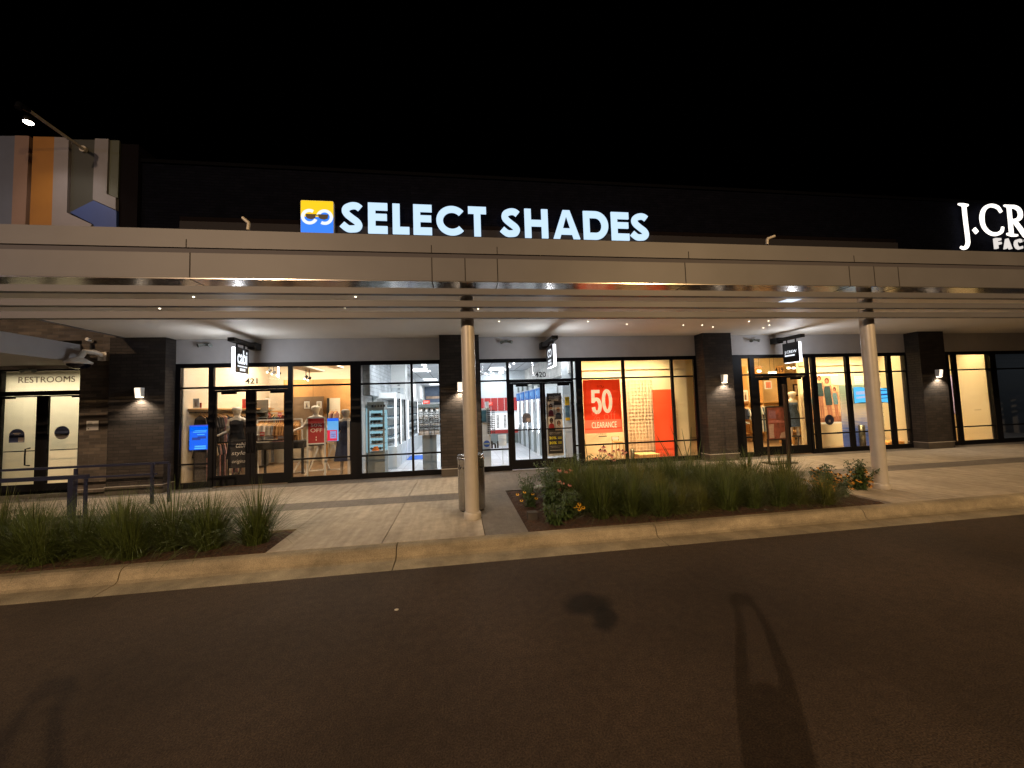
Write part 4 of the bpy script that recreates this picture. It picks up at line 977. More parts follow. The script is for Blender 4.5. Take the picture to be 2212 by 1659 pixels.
# mannequins
xm, zt = A(513, 874, 10.35); hh = (zt - .155) * 1.0
mannequin(xm, 10.35, hh, 'pale mannequin in a sleeveless black dress reaching out an arm in the left door leaf', CL['black'], .50,
          rarm=[((-.17, 0, 1.41), .050), ((-.22, .0, 1.14), .038), ((-.36, -.12, 1.06), .028), ((-.47, -.18, 1.12), (.035, .018))])
xm, zt = A(428, 880, 10.3); hh = zt - .155
M['ghost'] = mat('grey_mannequin_shell', (.33, .30, .26), .5)
mannequin(xm, 10.3, hh, 'grey mannequin behind the blue imitated reflection in the left window', CL['pink'], .55, skin='ghost', stance=.04)
xm, zt = A(682.5, 872, 10.45); hh = zt - .155
mannequin(xm, 10.45, hh, 'pale mannequin with bare legs behind the red 50% OFF board', CL['black'], .74, stance=.13,
          rarm=[((-.17, 0, 1.41), .050), ((-.30, .0, 1.20), .038), ((-.46, -.16, 1.13), .028), ((-.58, -.22, 1.04), (.035, .018))], wid=1.1)
xm, zt = A(747, 880, 10.2); hh = zt - .155
mannequin(xm, 10.2, hh, 'mannequin in a long dark coat beside the black mullion', CL['navy'], .38, skin='ghost', stance=.03, wid=1.25,
          sleeve=[[(-.17, 0, 1.38), (-.24, .02, 1.15), (-.26, -.05, .93)], [(.17, 0, 1.38), (.24, .02, 1.15), (.26, -.05, .93)]])
# 50% OFF board
o, xa, xb, zb, zt = flat('sale_board', 665.5, 700.5, 904, 957, 9.80, 'dred', None, None)
for k in ('label', 'category'):
    if k in o: del o[k]
SB = thing('sale_sign', ((xa+xb)/2, 9.8, .155), 'dark red 50% OFF board in a white stand in the clothes shop window', 'sign')
o.parent = SB; o.location = Vector(o.location) - Vector(SB.location)
q = MB(); text(q, '50%', xa + .17*(xb-xa), xb - .14*(xb-xa), zb + .66*(zt-zb), zb + .80*(zt-zb), 9.799, .003, -.004); text(q, 'OFF', xa + .15*(xb-xa), xb - .12*(xb-xa), zb + .44*(zt-zb), zb + .60*(zt-zb), 9.799, .003, -.004)
q.box((xa+xb)/2 - .01, (xa+xb)/2 + .01, 9.796, 9.799, zb + .10*(zt-zb), zb + .16*(zt-zb)); q.box((xa+xb)/2 - .01, (xa+xb)/2 + .01, 9.796, 9.799, zb + .2*(zt-zb), zb + .26*(zt-zb))
q.build('lettering', 'txt', SB)
f = MB(); f.box(xa - .03, xa, 9.79, 9.83, .2, zt + .03); f.box(xb, xb + .03, 9.79, 9.83, .2, zt + .03); f.box(xa, xb, 9.79, 9.83, zb - .03, zb); f.box(xa, xb, 9.79, 9.83, zt, zt + .03)
f.build('frame', 'lgrey', SB)
for x in (xa - .015, xb + .015): MB().box(x - .03, x + .03, 9.65, 9.97, .157, .2).build('foot', 'lgrey', SB)
for uu, lb_ in ((690, 'left'), (720, 'right')):
    x, z = A(uu, 960, 10.9); o = thing('trestle', (x, 10.9, .155), f'white A-shaped trestle legs under the rack, {lb_} one of the pair', 'trestle')
    for s in (-1, 1): MB().bar((x, 10.9, z), (x + s*.26, 10.9, .20), .03).build('leg', 'white', o)
    MB().bar((x - .26, 10.9, .20), (x + .26, 10.9, .20), .03).build('crossbar', 'white', o)
x0, zt = A(750, 905, 9.75); x1, _ = A(756, 905, 9.75)
o = thing('garment_stand', (x0, 9.75, .155), 'slim white upright stand close to the black mullion', 'stand')
MB().box(x0, x0 + .045, 9.75, 9.79, .155, zt).build('post', 'white', o); MB().box(x0 + .045, x0 + .3, 9.75, 9.79, zt - .045, zt).build('arm', 'white', o); MB().box(x0 - .1, x0 + .2, 9.7, 9.84, .155, .175).build('foot', 'white', o)
# black board with white script
o, xa, xb, zb, zt = flat('chalk_board', 492, 532, 950, 1011, 9.85, 'blk2', None, None, t=.02)
for k in ('label', 'category'):
    if k in o: del o[k]
CB = thing('chalk_sign', ((xa+xb)/2, 9.85, .155), 'black board with white script inside the left door leaf of 421', 'sign')
o.parent = CB; o.location = Vector(o.location) - Vector(CB.location)
q = MB(); text(q, 'cabi', xa + .42*(xb-xa), xa + .92*(xb-xa), zb + .72*(zt-zb), zb + .92*(zt-zb), 9.848, .003, 0, shear=.1); text(q, 'style', xa + .18*(xb-xa), xb - .1*(xb-xa), zb + .42*(zt-zb), zb + .60*(zt-zb), 9.848, .003, -.01, shear=.12); text(q, 'original', xa + .2*(xb-xa), xb - .04*(xb-xa), zb + .14*(zt-zb), zb + .30*(zt-zb), 9.848, .003, -.01, shear=.1)
q.build('script', 'txt', CB); MB().bar((xa + .01, 9.86, .157), (xa + .01, 9.86, zb), .025).bar((xb - .01, 9.86, .157), (xb - .01, 9.86, zb), .025).build('leg', 'blk2', CB)
x, z = A(487, 998, 11.0); MB().prism(rr(x - .17, x + .17, z - .02, z + .14, .03), 11, 11.3).build('shopping_bag', mat('yellow_bag', (.45, .40, .03), .6), None, loc=(x, 11, z), label='yellow folded bag on a low dark stool in the left door leaf', cat='bag')
o = thing('stool', (x, 11.15, .155), 'low dark stool under the yellow bag', 'stool')
MB().box(x - .2, x + .2, 10.98, 11.34, z - .06, z - .021).build('seat', 'blk2', o)
for sx in (-.17, .17):
    for yy in (11.02, 11.30): MB().box(x + sx - .015, x + sx + .015, yy - .015, yy + .015, .155, z - .06).build('leg', 'blk2', o)
picture(657, 668.5, 867, 882.5, 12.6, 'white framed picture over the rack, left of two', art=(.12, .10, .10)); picture(684, 694.5, 867, 882, 12.6, 'white framed picture over the rack, right of two', art=(.12, .14, .05))
o, xa, xb, zb, zt = flat('wall_niche', 634, 697, 857, 912, 12.75, mat('taupe_back_panel', (.20, .13, .075), .7, var=.2, vs=3), 'taupe back panel with shelves behind the brown garments', 'wall panel', t=.1)
o, xa, xb, zb, zt = flat('doorway', 711, 734, 860, 905, 12.75, 'cream', 'pale doorway to the stock room beside the oak post', 'doorway', t=.05)
flat('dark_panel', 706, 711, 860, 905, 12.72, 'blk2', 'dark door edge beside the oak post', 'door', t=.05)
grow(713, 730, 884, 12.3, 5, ['beige', 'pink', 'burg'], .42, 'small garment on the rail in front of the stock room doorway', 'garments before the stock room')
# ceiling beams and ducts in the clothes shop
for i, (a_, b_) in enumerate((((640, 800), (662, 812)), ((690, 812), (716, 822)))):
    x0, z0 = A(*a_, 10.6); x1, z1 = A(*b_, 12.4)
    MB().box(min(x0, x1), max(x0, x1) + .05, 10.5, 12.6, 2.98 + i*.1, 3.03 + i*.1).build('light_bar', 'lgrey', None, loc=(x0, 11, 3), label='pale bar light hanging in the clothes shop, ' + ('left' if i == 0 else 'right') + ' of the two', cat='light bar', group='bar lights in the clothes shop')
for i, (u, v) in enumerate(((581, 801), (591, 805), (602, 808), (661, 815), (668, 818))):
    x, z = A(u, v, 11.8); o = thing('track_spot', (x, 11.8, z), 'small spotlight hanging from the ceiling of the clothes shop', 'spotlight', 'ceiling spots in the clothes shop')
    MB().tube([(x, 11.8, z + .3), (x, 11.8, z)], .01, 6).build('stem', 'blk2', o); MB().tube([(x, 11.86, z + .03), (x, 11.70, z - .05)], .04, 10).build('head', 'blk2', o)
    MB().tube([(x, 11.699, z - .05), (x, 11.695, z - .052)], .03, 10).build('bulb', emit('spot_bulb', (1, .8, .5), 7), o)
# glowing panels added behind the glass, imitating reflections of lit boards
def screen(u0, u1, v0, v1, Y, label, wave=.0, deco=(), capc=None, low=None, mu=None):  # builds an added glowing panel imitating a reflection, not a real screen
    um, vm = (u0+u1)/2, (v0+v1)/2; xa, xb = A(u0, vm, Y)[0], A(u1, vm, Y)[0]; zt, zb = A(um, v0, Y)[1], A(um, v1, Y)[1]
    o = thing('board_reflection', ((xa+xb)/2, Y, zb), label, 'screen'); w_ = xb - xa; h_ = zt - zb  # filed under screen, but an added panel imitating a reflected board
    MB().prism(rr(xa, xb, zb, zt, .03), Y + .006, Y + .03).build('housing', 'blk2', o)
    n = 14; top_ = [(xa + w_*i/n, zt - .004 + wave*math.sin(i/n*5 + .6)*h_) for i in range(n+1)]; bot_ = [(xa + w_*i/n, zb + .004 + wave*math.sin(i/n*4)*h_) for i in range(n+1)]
    MB().prism(bot_ + top_[::-1], Y, Y + .005).build('reflection_face', mu, o)
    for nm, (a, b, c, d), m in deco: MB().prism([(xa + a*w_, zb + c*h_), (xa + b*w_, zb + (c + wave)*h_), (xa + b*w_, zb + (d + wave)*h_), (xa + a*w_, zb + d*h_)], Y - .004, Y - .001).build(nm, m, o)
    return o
eb = emit('reflection_blue', (.0, .14, 1.0), 1.0); el = emit('reflection_light', (.10, .55, 1.0), 1.0); ed = emit('reflection_dark', (.02, .07, .45), .8); ec = emit('reflection_cyan', (.10, .58, 1.0), 1.15); ep = emit('reflection_pink', (.9, .01, .06), .9); es = emit('glow_sky', (.16, .50, .95), .9)
screen(409, 449, 918, 972, 9.64, 'square glowing blue imitated reflection in the left window of the clothes shop', .0, [('caption', (.2, .9, .70, .73), el), ('caption', (.28, .95, .76, .785), el), ('caption', (.42, .82, .60, .63), el), ('picture', (.15, .6, .40, .50), ed), ('picture', (.45, .9, .45, .54), ed), ('banner', (.3, .9, .12, .17), el), ('banner', (.28, .9, .04, .09), el), ('top_edge', (.0, 1.0, .94, .995), emit('reflection_violet', (.07, .12, .9), .8))], mu=eb)
screen(707, 731, 903, 953, 9.64, 'glowing sky blue and pink imitated reflection beside the 50% OFF board', .0, [('cap', (.0, 1.0, .87, .99), eb), ('pink_field', (.0, .88, .02, .48), ep), ('inset', (.25, .8, .12, .44), es), ('caption', (.36, .7, .2, .23), ed), ('caption', (.36, .75, .28, .31), ed)], mu=es)
screen(1845, 1888, 837, 871, 9.64, 'wide glowing wavy blue imitated reflection half hidden by the right round column, left part', .05, [('streak', (.1, .9, .55, .75), emit('reflection_white', (.6, .7, 1), .9)), ('streak', (.1, .6, .30, .42), emit('reflection_white2', (.6, .7, 1), .9))], mu=ec)
screen(1889, 1924, 838, 870, 9.64, 'glowing cyan imitated reflection just right of the right round column', .04, [('streak', (.1, .9, .78, .84), ed), ('streak', (.15, .9, .48, .58), ed), ('streak', (.1, .8, .26, .31), ed)], mu=ec)
# ================================================================== 420 eyewear shop
_sg = []
def sunglasses(x, y, z, label, group, s=1.0, c='blk2'):
    key = c
    for k_, o_ in _sg:
        if k_ == key: 
            cc_ = copy_tree(o_, None, (x, y, z), rg.uniform(-.2, .2), (s, s, s), label); cc_['group'] = group; return cc_
    q = MB()
    for sx in (-1, 1):
        q.prism([(x + sx*.036 + .031*math.cos(R(a)), z + .024*math.sin(R(a)) - (.006 if a > 180 else 0)) for a in range(0, 360, 40)], y - .004, y + .004)
        q.bar((x + sx*.066, y, z + .01), (x + sx*.068, y + .12, z + .005), .006)
    q.box(x - .012, x + .012, y - .003, y + .003, z + .004, z + .012)
    o = q.build('sunglasses', c, None, loc=(x, y, z), label=label, cat='sunglasses', group=group); o.scale = (s, s, s)
    _sg.append((key, o)); return o
# lit glass cabinet in the left window
Yc1 = 9.95
x0, x1 = A(793.5, 900, Yc1)[0], A(830, 900, Yc1)[0]; zt = A(812, 868, Yc1)[1]; zg0 = A(812, 976, Yc1)[1]; zg1 = A(812, 886, Yc1)[1]
o = thing('display_cabinet', ((x0+x1)/2, Yc1 + .2, .155), 'tall dark framed glass cabinet full of glasses, lit from inside', 'cabinet')
xl_ = A(780, 900, Yc1)[0]
MB().box(x0, x1, Yc1, Yc1 + .42, zg1, zt).build('header', 'grey', o); MB().box(x0, x1, Yc1, Yc1 + .42, .155, zg0 - .02).build('plinth', 'grey', o)
for xx in (x0, x1 - .04): MB().box(xx, xx + .04, Yc1, Yc1 + .04, zg0 - .02, zg1).build('post', 'grey', o)
MB().box(x0, x1, Yc1 + .38, Yc1 + .41, zg0, zg1).build('back', emit('cabinet_back', (.38, .70, .82), .75), o)
for k in range(6): MB().box(x0 + .04, x1 - .04, Yc1 + .03, Yc1 + .37, zg0 + .01 + k*(zg1-zg0)/6, zg0 + .02 + k*(zg1-zg0)/6).build('shelf', 'lgrey', o)
MB().box(xl_, x0 - .01, Yc1 + .1, Yc1 + .4, zg0 - .02, zg1 + .05).build('side_case', emit('side_case_glow', (.42, .72, .85), .6), o)
q = MB()
for k in range(5): q.box(x0 + .1 + .07*k, x0 + .15 + .07*k, Yc1 - .004, Yc1, (zg1+zt)/2 - .03, (zg1+zt)/2 + .03)
q.build('header_print', 'blk2', o)
M['acrylic'] = mat('pale_frames', (.10, .16, .20), .3)
for k in range(6):
    for j in range(5):
        for dz in (.03, .15):
            sunglasses(x0 + .10 + (x1-x0-.2)*j/4 + rg.uniform(-.02, .02), Yc1 + .12 + rg.uniform(0, .12), zg0 + .04 + dz + k*(zg1-zg0)/6, 'pair of glasses on a shelf of the lit dark cabinet', 'glasses in the lit cabinet', 1.1, rg.choice(['blk2', 'acrylic']))
MB().prism([(x0 + .08, zg0 + .02), (x0 + .26, zg0 + .02), (x0 + .22, zg0 + .13), (x0 + .13, zg0 + .12)], Yc1 + .06, Yc1 + .1).build('orange_tag', mat('orange_card', (.8, .25, .05), .6), None, loc=(x0, Yc1, zg0), label='orange pieces on the bottom shelf of the lit cabinet', cat='card')
# rotating sunglass tower with pedestal
Yt = 10.3
x0, x1 = A(895, 900, Yt)[0], A(931.5, 900, Yt)[0]; z0, z1 = A(913, 961, Yt)[1], A(913, 883, Yt)[1]
# (u measured in the crop: 905..1200 of 1290)
x0, x1 = A((1400 + 912/3.686)*.5486, 900, Yt)[0], A((1400 + 1215/3.686)*.5486, 900, Yt)[0]
z1 = A(920, (1400 + 705/3.686)*.5486, Yt)[1]; z0 = A(920, (1400 + 1155/3.686)*.5486, Yt)[1]
o = thing('sunglass_tower', ((x0+x1)/2, Yt + .2, .155), 'white sunglass tower on a grey pedestal in the middle window', 'display stand')
MB().box(x0, x1, Yt, Yt + .34, z0, z1 - .09).build('panel', 'white', o); MB().box(x0 - .01, x1 + .01, Yt - .02, Yt + .36, z1 - .09, z1 + .0).build('header', 'grey', o)
pa_, pb_ = A((1400 + 972/3.686)*.5486, 980, Yt)[0], A((1400 + 1172/3.686)*.5486, 980, Yt)[0]
MB().box(pa_, pb_, Yt + .03, Yt + .3, .155, z0).build('pedestal', 'grey', o)
for k in range(5): MB().box(x0 + (x1-x0)*k/4 - .006, x0 + (x1-x0)*k/4 + .006, Yt - .03, Yt, z0, z1 - .09).build('divider', 'grey', o)
for k in range(3): MB().box(x0 + .02, x1 - .02, Yt - .012, Yt - .001, z0 + .05 + k*.09, z0 + .06 + k*.09).build('ledge', 'lgrey', o)
for r_ in range(8):
    for c_ in range(4):
        o_ = sunglasses(x0 + (x1-x0)*(c_+.5)/4, Yt - .05, z0 + .20 + r_*(z1 - z0 - .42)/7, 'black sunglasses on the white tower in the middle window', 'sunglasses on the white tower', .68)
        o_.scale.z = .42
q = MB()
for c_ in range(3): q.box(x0 + (x1-x0)*(c_+.35)/4 + .06, x0 + (x1-x0)*(c_+.8)/4 + .07, Yt - .015, Yt - .002, z1 - .17, z1 - .10)
q.build('price_card', 'blk2', o)
# left wall: fixture cases with vertical light bars
lit = emit('case_tube', (.90, .95, 1), 4.0)
Xw = -1.68
pil_x = A(864, 900, 12.5)[0]
M['stonew'] = brick('whitewashed_brick', (.50, .53, .55), (.62, .64, .66), (.42, .44, .46), .3, .1, bumps=1.0)
MB().box(-2.29, -2.12, 9.7, 12.7, 2.1, 3.29).build('brick_veneer', 'stonew', B)
MB().box(-2.29, Xw, 12.71, 13.2, .155, 3.29).build('wall_nib', 'white', B)
for i, (y0_, y1_) in enumerate(((10.75, 11.55), (11.62, 12.6), (13.3, 14.6), (14.7, 16.2), (16.3, 18.2), (18.3, 20.6))):
    o = thing('wall_case', (Xw, (y0_+y1_)/2, .155), f'white wall case with vertical light tube on the left wall, number {i+1} from the window'.replace('number 1 from the window', 'nearest the window').replace('number 6 from the window', 'the farthest one').replace('number 2 from', 'second from').replace('number 3 from', 'third from').replace('number 4 from', 'fourth from').replace('number 5 from', 'fifth from'), 'display case')
    MB().box(-2.28, Xw, y0_, y1_, .155, .75).build('base', 'lgrey', o); MB().box(-2.28, -2.2, y0_, y1_, .75, 2.05).build('back', 'white', o); MB().box(-2.28, Xw, y0_, y1_, 2.05, 2.2).build('top', 'white', o)
    MB().box(Xw - .04, Xw, y0_, y0_ + .06, .75, 2.05).build('light_tube', lit, o); MB().box(Xw - .04, Xw, y1_ - .05, y1_, .75, 2.05).build('post', 'blk2', o)
    for k in range(4): MB().box(-2.2, Xw - .05, y0_ + .07, y1_ - .06, .95 + k*.28, .962 + k*.28).build('shelf', 'lgrey', o)
    for k in range(4):
        for j in range(3): sunglasses(-1.9, y0_ + .2 + (y1_ - y0_ - .4)*j/2, 1.0 + k*.28, 'glasses on the shelves of the left wall cases', 'glasses on the left wall cases', .8, 'acrylic')
o, xa, xb, zb, zt = flat('wall_poster', 842, 872, 838, 869, 12.69, 'lgrey', 'large pale poster with a chain and sunburst above the wall cases', 'poster', t=.02)
xa_, z_ = A(862, 853, 12.67)
q = MB()
for k in range(4): q.lathe([(.035, 0), (.045, .012), (.035, .024)], (xa_, 12.66, z_ + .30 - k*.12), 12)
q.build('chain_print', 'grey', o)
x, z = A(852, 866, 12.0); q = MB()
for k in range(18):
    a = 2*math.pi*k/18; q.bar((x, 12, z), (x + .19*math.cos(a), 12 + .05*math.sin(a*3), z + .19*math.sin(a)), .006)
q.build('star_ornament', 'steel', None, loc=(x, 12, z), label='spiky starburst ornament above the left wall cases', cat='ornament')
# mural and exit signs at the back
MB().box(-2.28, 3.0, 26.9, 26.99, 2.2, 3.28).build('mural', mat('back_mural', (.16, .20, .27), .8, var=.5, vs=.9), B)
MB().box(-2.2, .6, 26.8, 26.89, 2.45, 2.62).build('cloud_mural', mat('cloud_mural', (.60, .42, .30), .8, var=.3, vs=3), B)
def exit_sign(u, v, Y, lab, w_=.42):
    x, z = A(u, v, Y); o = thing('exit_sign', (x, Y, z), lab, 'exit sign'); h_ = w_ * .55
    MB().box(x - w_/2, x + w_/2, Y, Y + .05, z - h_/2, z + h_/2).build('box', emit('exit_red', (1, .07, .04), 1.2), o)
    q = MB(); text(q, 'EXIT', x - w_*.36, x + w_*.36, z - h_*.25, z + h_*.25, Y - .002, .006, .02); q.build('lettering', emit('exit_letters', (1, .75, .7), 1.4), o)
exit_sign(921, 868.5, 16.5, 'small glowing red EXIT sign beyond the white sunglass tower', .27)
# ceiling panels
k_ = 0
M['panel'] = emit('ceiling_panel', (.93, .97, 1), 3)
for x in (-1.45, 1.62):
    for y in (15.6, 20.6, 24.6):
        for xx in ((x,) if x < 0 else (x,)):
            o = thing('ceiling_panel_light', (xx, y, 3.29), 'bright rectangular light panel set in the tiled ceiling of the eyewear shop', 'ceiling light', 'ceiling light panels')
            MB().box(xx - .37, xx + .37, y - .62, y + .62, 3.284, 3.299).build('frame', 'lgrey', o)
            MB().box(xx - .34, xx + .34, y - .6, y + .6, 3.278, 3.284).build('diffuser', 'panel', o)
# track lights
def track(x, ys_, z, label, group='track lights in the eyewear shop'):
    o = thing('track_light', (x, ys_[0], z), label, 'track light', group)
    MB().box(x - .02, x + .02, ys_[0] - .2, ys_[-1] + .2, z, z + .03).build('track', 'white', o)
    for y in ys_:
        h_ = MB().tube([(x, y, z), (x, y, z - .06)], .012, 6).tube([(x + .0, y + .05, z - .05), (x, y - .07, z - .13)], .045, 10).build('head', 'white', o)
        MB().tube([(x, y - .0705, z - .1303), (x, y - .075, z - .134)], .036, 10).build('bulb', lit, h_)
track(-1.05, [11.2, 11.9, 12.6, 13.3, 14.0], 3.2, 'white track with five spots over the left wall cases')
track(1.75, [12, 13, 14, 15, 16, 17.5], 3.2, 'white track with six spots over the right wall columns')
for x, y, lb_ in ((1.15, 17.5, 'spiky chandelier before the red wall'), (.8, 12.4, 'small spiky chandelier near the window over the left pane of 420')):
    o = thing('chandelier', (x, y, 2.75), lb_, 'chandelier')
    MB().tube([(x, y, 3.29), (x, y, 2.8)], .01, 6).build('stem', 'steel', o)
    q = MB(); b_ = MB()
    for k in range(10):
        a = 2*math.pi*k/10; e_ = Vector((x + .34*math.cos(a), y + .34*math.sin(a), 2.78 + .08*math.sin(a*2))); q.bar((x, y, 2.78), e_, .010); b_.lathe([(.018, 0), (.028, .02), (.018, .04)], e_, 8)
    q.build('arm', 'steel', o); b_.build('bulb', lit, o)
# red wall with white lens wall
Yr = 16.6
MB().box(.35, 3.0, Yr, Yr + .1, .155, 3.29).build('partition', 'lgrey', B)
x0, x1 = A(1040, 890, Yr)[0] - .5, 3.0
rz0, rz1 = A(1070, 888, Yr)[1], A(1070, 862, Yr)[1]
MB().box(.36, 2.99, Yr - .02, Yr - .001, rz0, rz1 + .05).build('red_band', 'red', B)
q = MB()
for k in range(9): q.box(.5 + k*.29, .512 + k*.29, Yr - .024, Yr - .02, rz0, rz1 + .05)
q.build('band_joint', 'white', B)
exit_sign(1057, 872, Yr - .08, 'glowing red sign on the red band seen in the left pane of 420', .27)
g0, g1 = A(1070, 932, Yr)[1], A(1070, 958, Yr)[1]
MB().box(.36, 2.99, Yr - .03, Yr - .001, .155, g0 - .09).build('grey_dado', 'grey', B); MB().box(.36, 2.99, Yr - .025, Yr - .001, g0 - .09, g0 + .06).build('red_band', 'red', B)
o = thing('lens_wall', (1.6, Yr - .1, g0), 'bright white wall rack with rows of small glasses before the red wall', 'display wall')
xa, xb = A(1052, 905, Yr - .1)[0], A(1094, 905, Yr - .1)[0] + .7
MB().box(xa, xb, Yr - .1, Yr - .03, g0 + .08, rz0 - .1).build('lit_panel', emit('lens_panel', (.96, .98, 1), 1.25), o)
for r_ in range(10):
    for c_ in range(5): sunglasses(xa + .15 + (xb - xa - .3)*c_/4, Yr - .16, g0 + .18 + r_*(rz0 - g0 - .38)/9, 'tiny glasses on the bright rack before the red wall', 'glasses on the bright rack', .8)
# tower left of door 420
Yq = 10.0
f20 = lambda x: (1890 + x/6.146)*.5486
v20 = lambda y: (1560 + y/6.146)*.5486
x0, x1 = A(f20(75), 950, Yq)[0] - .03, A(f20(258), 950, Yq)[0]
zt, zb = A(f20(150), v20(290), Yq)[1], A(f20(150), v20(950), Yq)[1]
o = thing('sunglass_tower', ((x0+x1)/2, Yq + .15, .155), 'pale tower of sunglasses with a round blue sticker left of door 420', 'display stand')
MB().box(x0, x1, Yq, Yq + .3, .155, zb).build('plinth', 'lgrey', o); MB().box(x0, x1, Yq + .03, Yq + .3, zb, zt).build('panel', 'lgrey', o); MB().box(x0 + .13, x1 - .02, Yq, Yq + .3, zt, zt + .17).build('header', 'white', o)
MB().box(x0 + .01, x0 + .13, Yq + .015, Yq + .03, zb + .35, zt - .05).build('mirror', mat('teal_mirror', (.08, .16, .18), .15), o)
sx0, sz0 = A(f20(163), v20(1150), Yq); MB().prism([(sx0 + .085*math.cos(R(a)), sz0 + .085*math.sin(R(a))) for a in range(0, 360, 15)], Yq - .003, Yq).build('round_sticker', mat('blue_sticker', (.02, .09, .42), .5), o)
MB().box(sx0 - .07, sx0 + .07, Yq - .005, Yq - .003, sz0 - .018, sz0 + .018).build('sticker_band', mat('sage_print', (.35, .42, .30), .6), o)
for r_ in range(13):
    for c_ in range(2): sunglasses(x0 + .20 + c_*.11, Yq - .01, zb + .06 + r_*(zt - zb - .1)/12.5, 'dark sunglasses on the pale tower left of door 420', 'sunglasses on the pale tower', .62)
x, z = A(f20(360), v20(1285), 9.62)
q = MB(); hx0, hx1 = A(f20(270), v20(1220), 9.62)[0], A(f20(455), v20(1220), 9.62)[0]
text(q, 'hi', hx0, hx1, .692, .692 + (hx1 - hx0)*.95, 9.63, .03, .03); q.build('greeting_letters', 'blk2', None, loc=((hx0+hx1)/2, 9.62, .69), label="black cut-out letters hi on the low sill left of door 420", cat='letters')
x, z = A(f20(545), v20(1180), 10.4); o = thing('notice_stand', (x, 10.4, .155), 'pale clear notice stand on the floor left of door 420', 'notice')
MB().box(x - .11, x + .11, 10.4, 10.41, z - .02, z + .28).build('sheet', 'lgrey', o); MB().box(x - .09, x + .09, 10.3, 10.5, .155, .17).build('foot', 'lgrey', o); MB().box(x - .01, x + .01, 10.40, 10.41, .17, z - .02).build('post', 'lgrey', o)
# right wall: columns with blue screens
Xr = 2.52
for i, y in enumerate((11.9, 12.9, 13.9, 15.0, 16.1)):
    nm = ['nearest the window', 'second from the window', 'third from the window', 'fourth from the window', 'farthest from the window'][i]
    o = thing('wall_column', (Xr, y, .155), f'white display column with blue screen and light tubes on the right wall, {nm}', 'display column')
    MB().box(Xr, 3.0, y - .42, y + .42, .155, 2.30).build('carcass', 'lgrey', o)
    MB().box(Xr - .02, Xr - .001, y - .30, y + .12, .17, .95).build('drawer', 'grey', o)
    MB().box(Xr - .02, Xr - .001, y - .28, y + .10, 1.0, 1.85).build('mirror', mat('column_inner', (.32, .36, .38), .3), o)
    MB().box(Xr - .03, Xr - .001, y + .14, y + .24, .85, 1.92).build('light_tube', lit, o)
    MB().box(Xr - .05, Xr - .001, y - .36, y + .34, 1.95, 2.26).build('screen', emit('column_screen', (.03, .22, .75), .7), o)
    q = MB(); q.box(Xr - .054, Xr - .051, y - .28, y - .22, 2.0, 2.2); q.box(Xr - .054, Xr - .051, y - .05, y + .02, 2.0, 2.2); q.box(Xr - .054, Xr - .051, y + .1, y + .26, 2.06, 2.18); q.build('screen_print', es, o)
    MB().box(Xr - .04, Xr + .02, y - .08, y + .02, 2.30, 2.52).build('number_post', 'grey', o)
M['white3'] = brick('whitewashed_brick3', (.62, .60, .56), (.70, .68, .64), (.5, .49, .46), .5, .2)
MB().box(2.90, 3.0, 9.8, 24, 2.55, 3.28).build('brick_veneer', 'white3', B)
# arched sign on a stand
f5 = lambda x: (1870 + x/3.687)*.5486
v5 = lambda y: (1400 + y/3.687)*.5486
x, z = A(f5(752), v5(975), 10.2); hw = (A(f5(815), v5(900), 10.2)[0] - A(f5(690), v5(900), 10.2)[0])/2; zt = A(f5(752), v5(832), 10.2)[1]
o = thing('arched_sign', (x, 10.2, .155), 'small arched brown sign on a thin stand inside the left leaf of door 420', 'sign')
MB().prism([(x - hw, z), (x + hw, z)] + [(x + hw*math.cos(R(a)), z + (zt - z - hw) + hw*math.sin(R(a))) for a in range(0, 181, 15)], 10.2, 10.215).build('board', mat('taupe_board', (.14, .10, .08), .6, var=.4, vs=20), o)
MB().box(x - .0, x + hw*.9, 10.196, 10.2, z + .02, z + .12).build('print', mat('peach_print', (.45, .28, .18), .6), o)
MB().bar((x + .05, 10.21, .157), (x + .05, 10.21, z), .02).build('post', 'blk2', o); MB().lathe([(.13, 0), (.13, .012)], (x + .05, 10.21, .156), 18).build('foot', 'blk2', o)
# long promo banner in the right leaf
Yb = 9.60
x0, x1 = A(f5(1058), v5(990), Yb)[0], A(f5(1268), v5(990), Yb)[0]; zt, zb = A(f5(1160), v5(545), Yb)[1], A(f5(1160), v5(1422), Yb)[1]
o = thing('promo_banner', ((x0+x1)/2, Yb, zb), 'tall black banner with four faces in sunglasses and yellow 20% 30% in door 420', 'banner')
w_, h_ = x1 - x0, zt - zb
MB().box(x0, x1, Yb, Yb + .01, zb, zt).build('sheet', mat('banner_black', (.02, .022, .028), .6), o)
MB().box(x0 - .03, x1 + .02, Yb + .012, Yb + .02, zb - .06, zb + h_*.95).build('backing', 'lgrey', o)
def bp_(nm, m, pts, d=1): return MB().prism([(x0 + a*w_, zb + b*h_) for a, b in pts], Yb - .0025*d - .001, Yb - .0025*(d-1) - .0008).build(nm, m, o)
def sq(a, b, c, d): return [(a, c), (b, c), (b, d), (a, d)]
yel = mat('yellow_print', (.75, .68, .03), .6); pw = mat('portrait_ground', (.62, .60, .58), .6); sk1 = mat('print_skin', (.45, .25, .16), .6); sk2 = mat('print_dark_skin', (.12, .06, .04), .6)
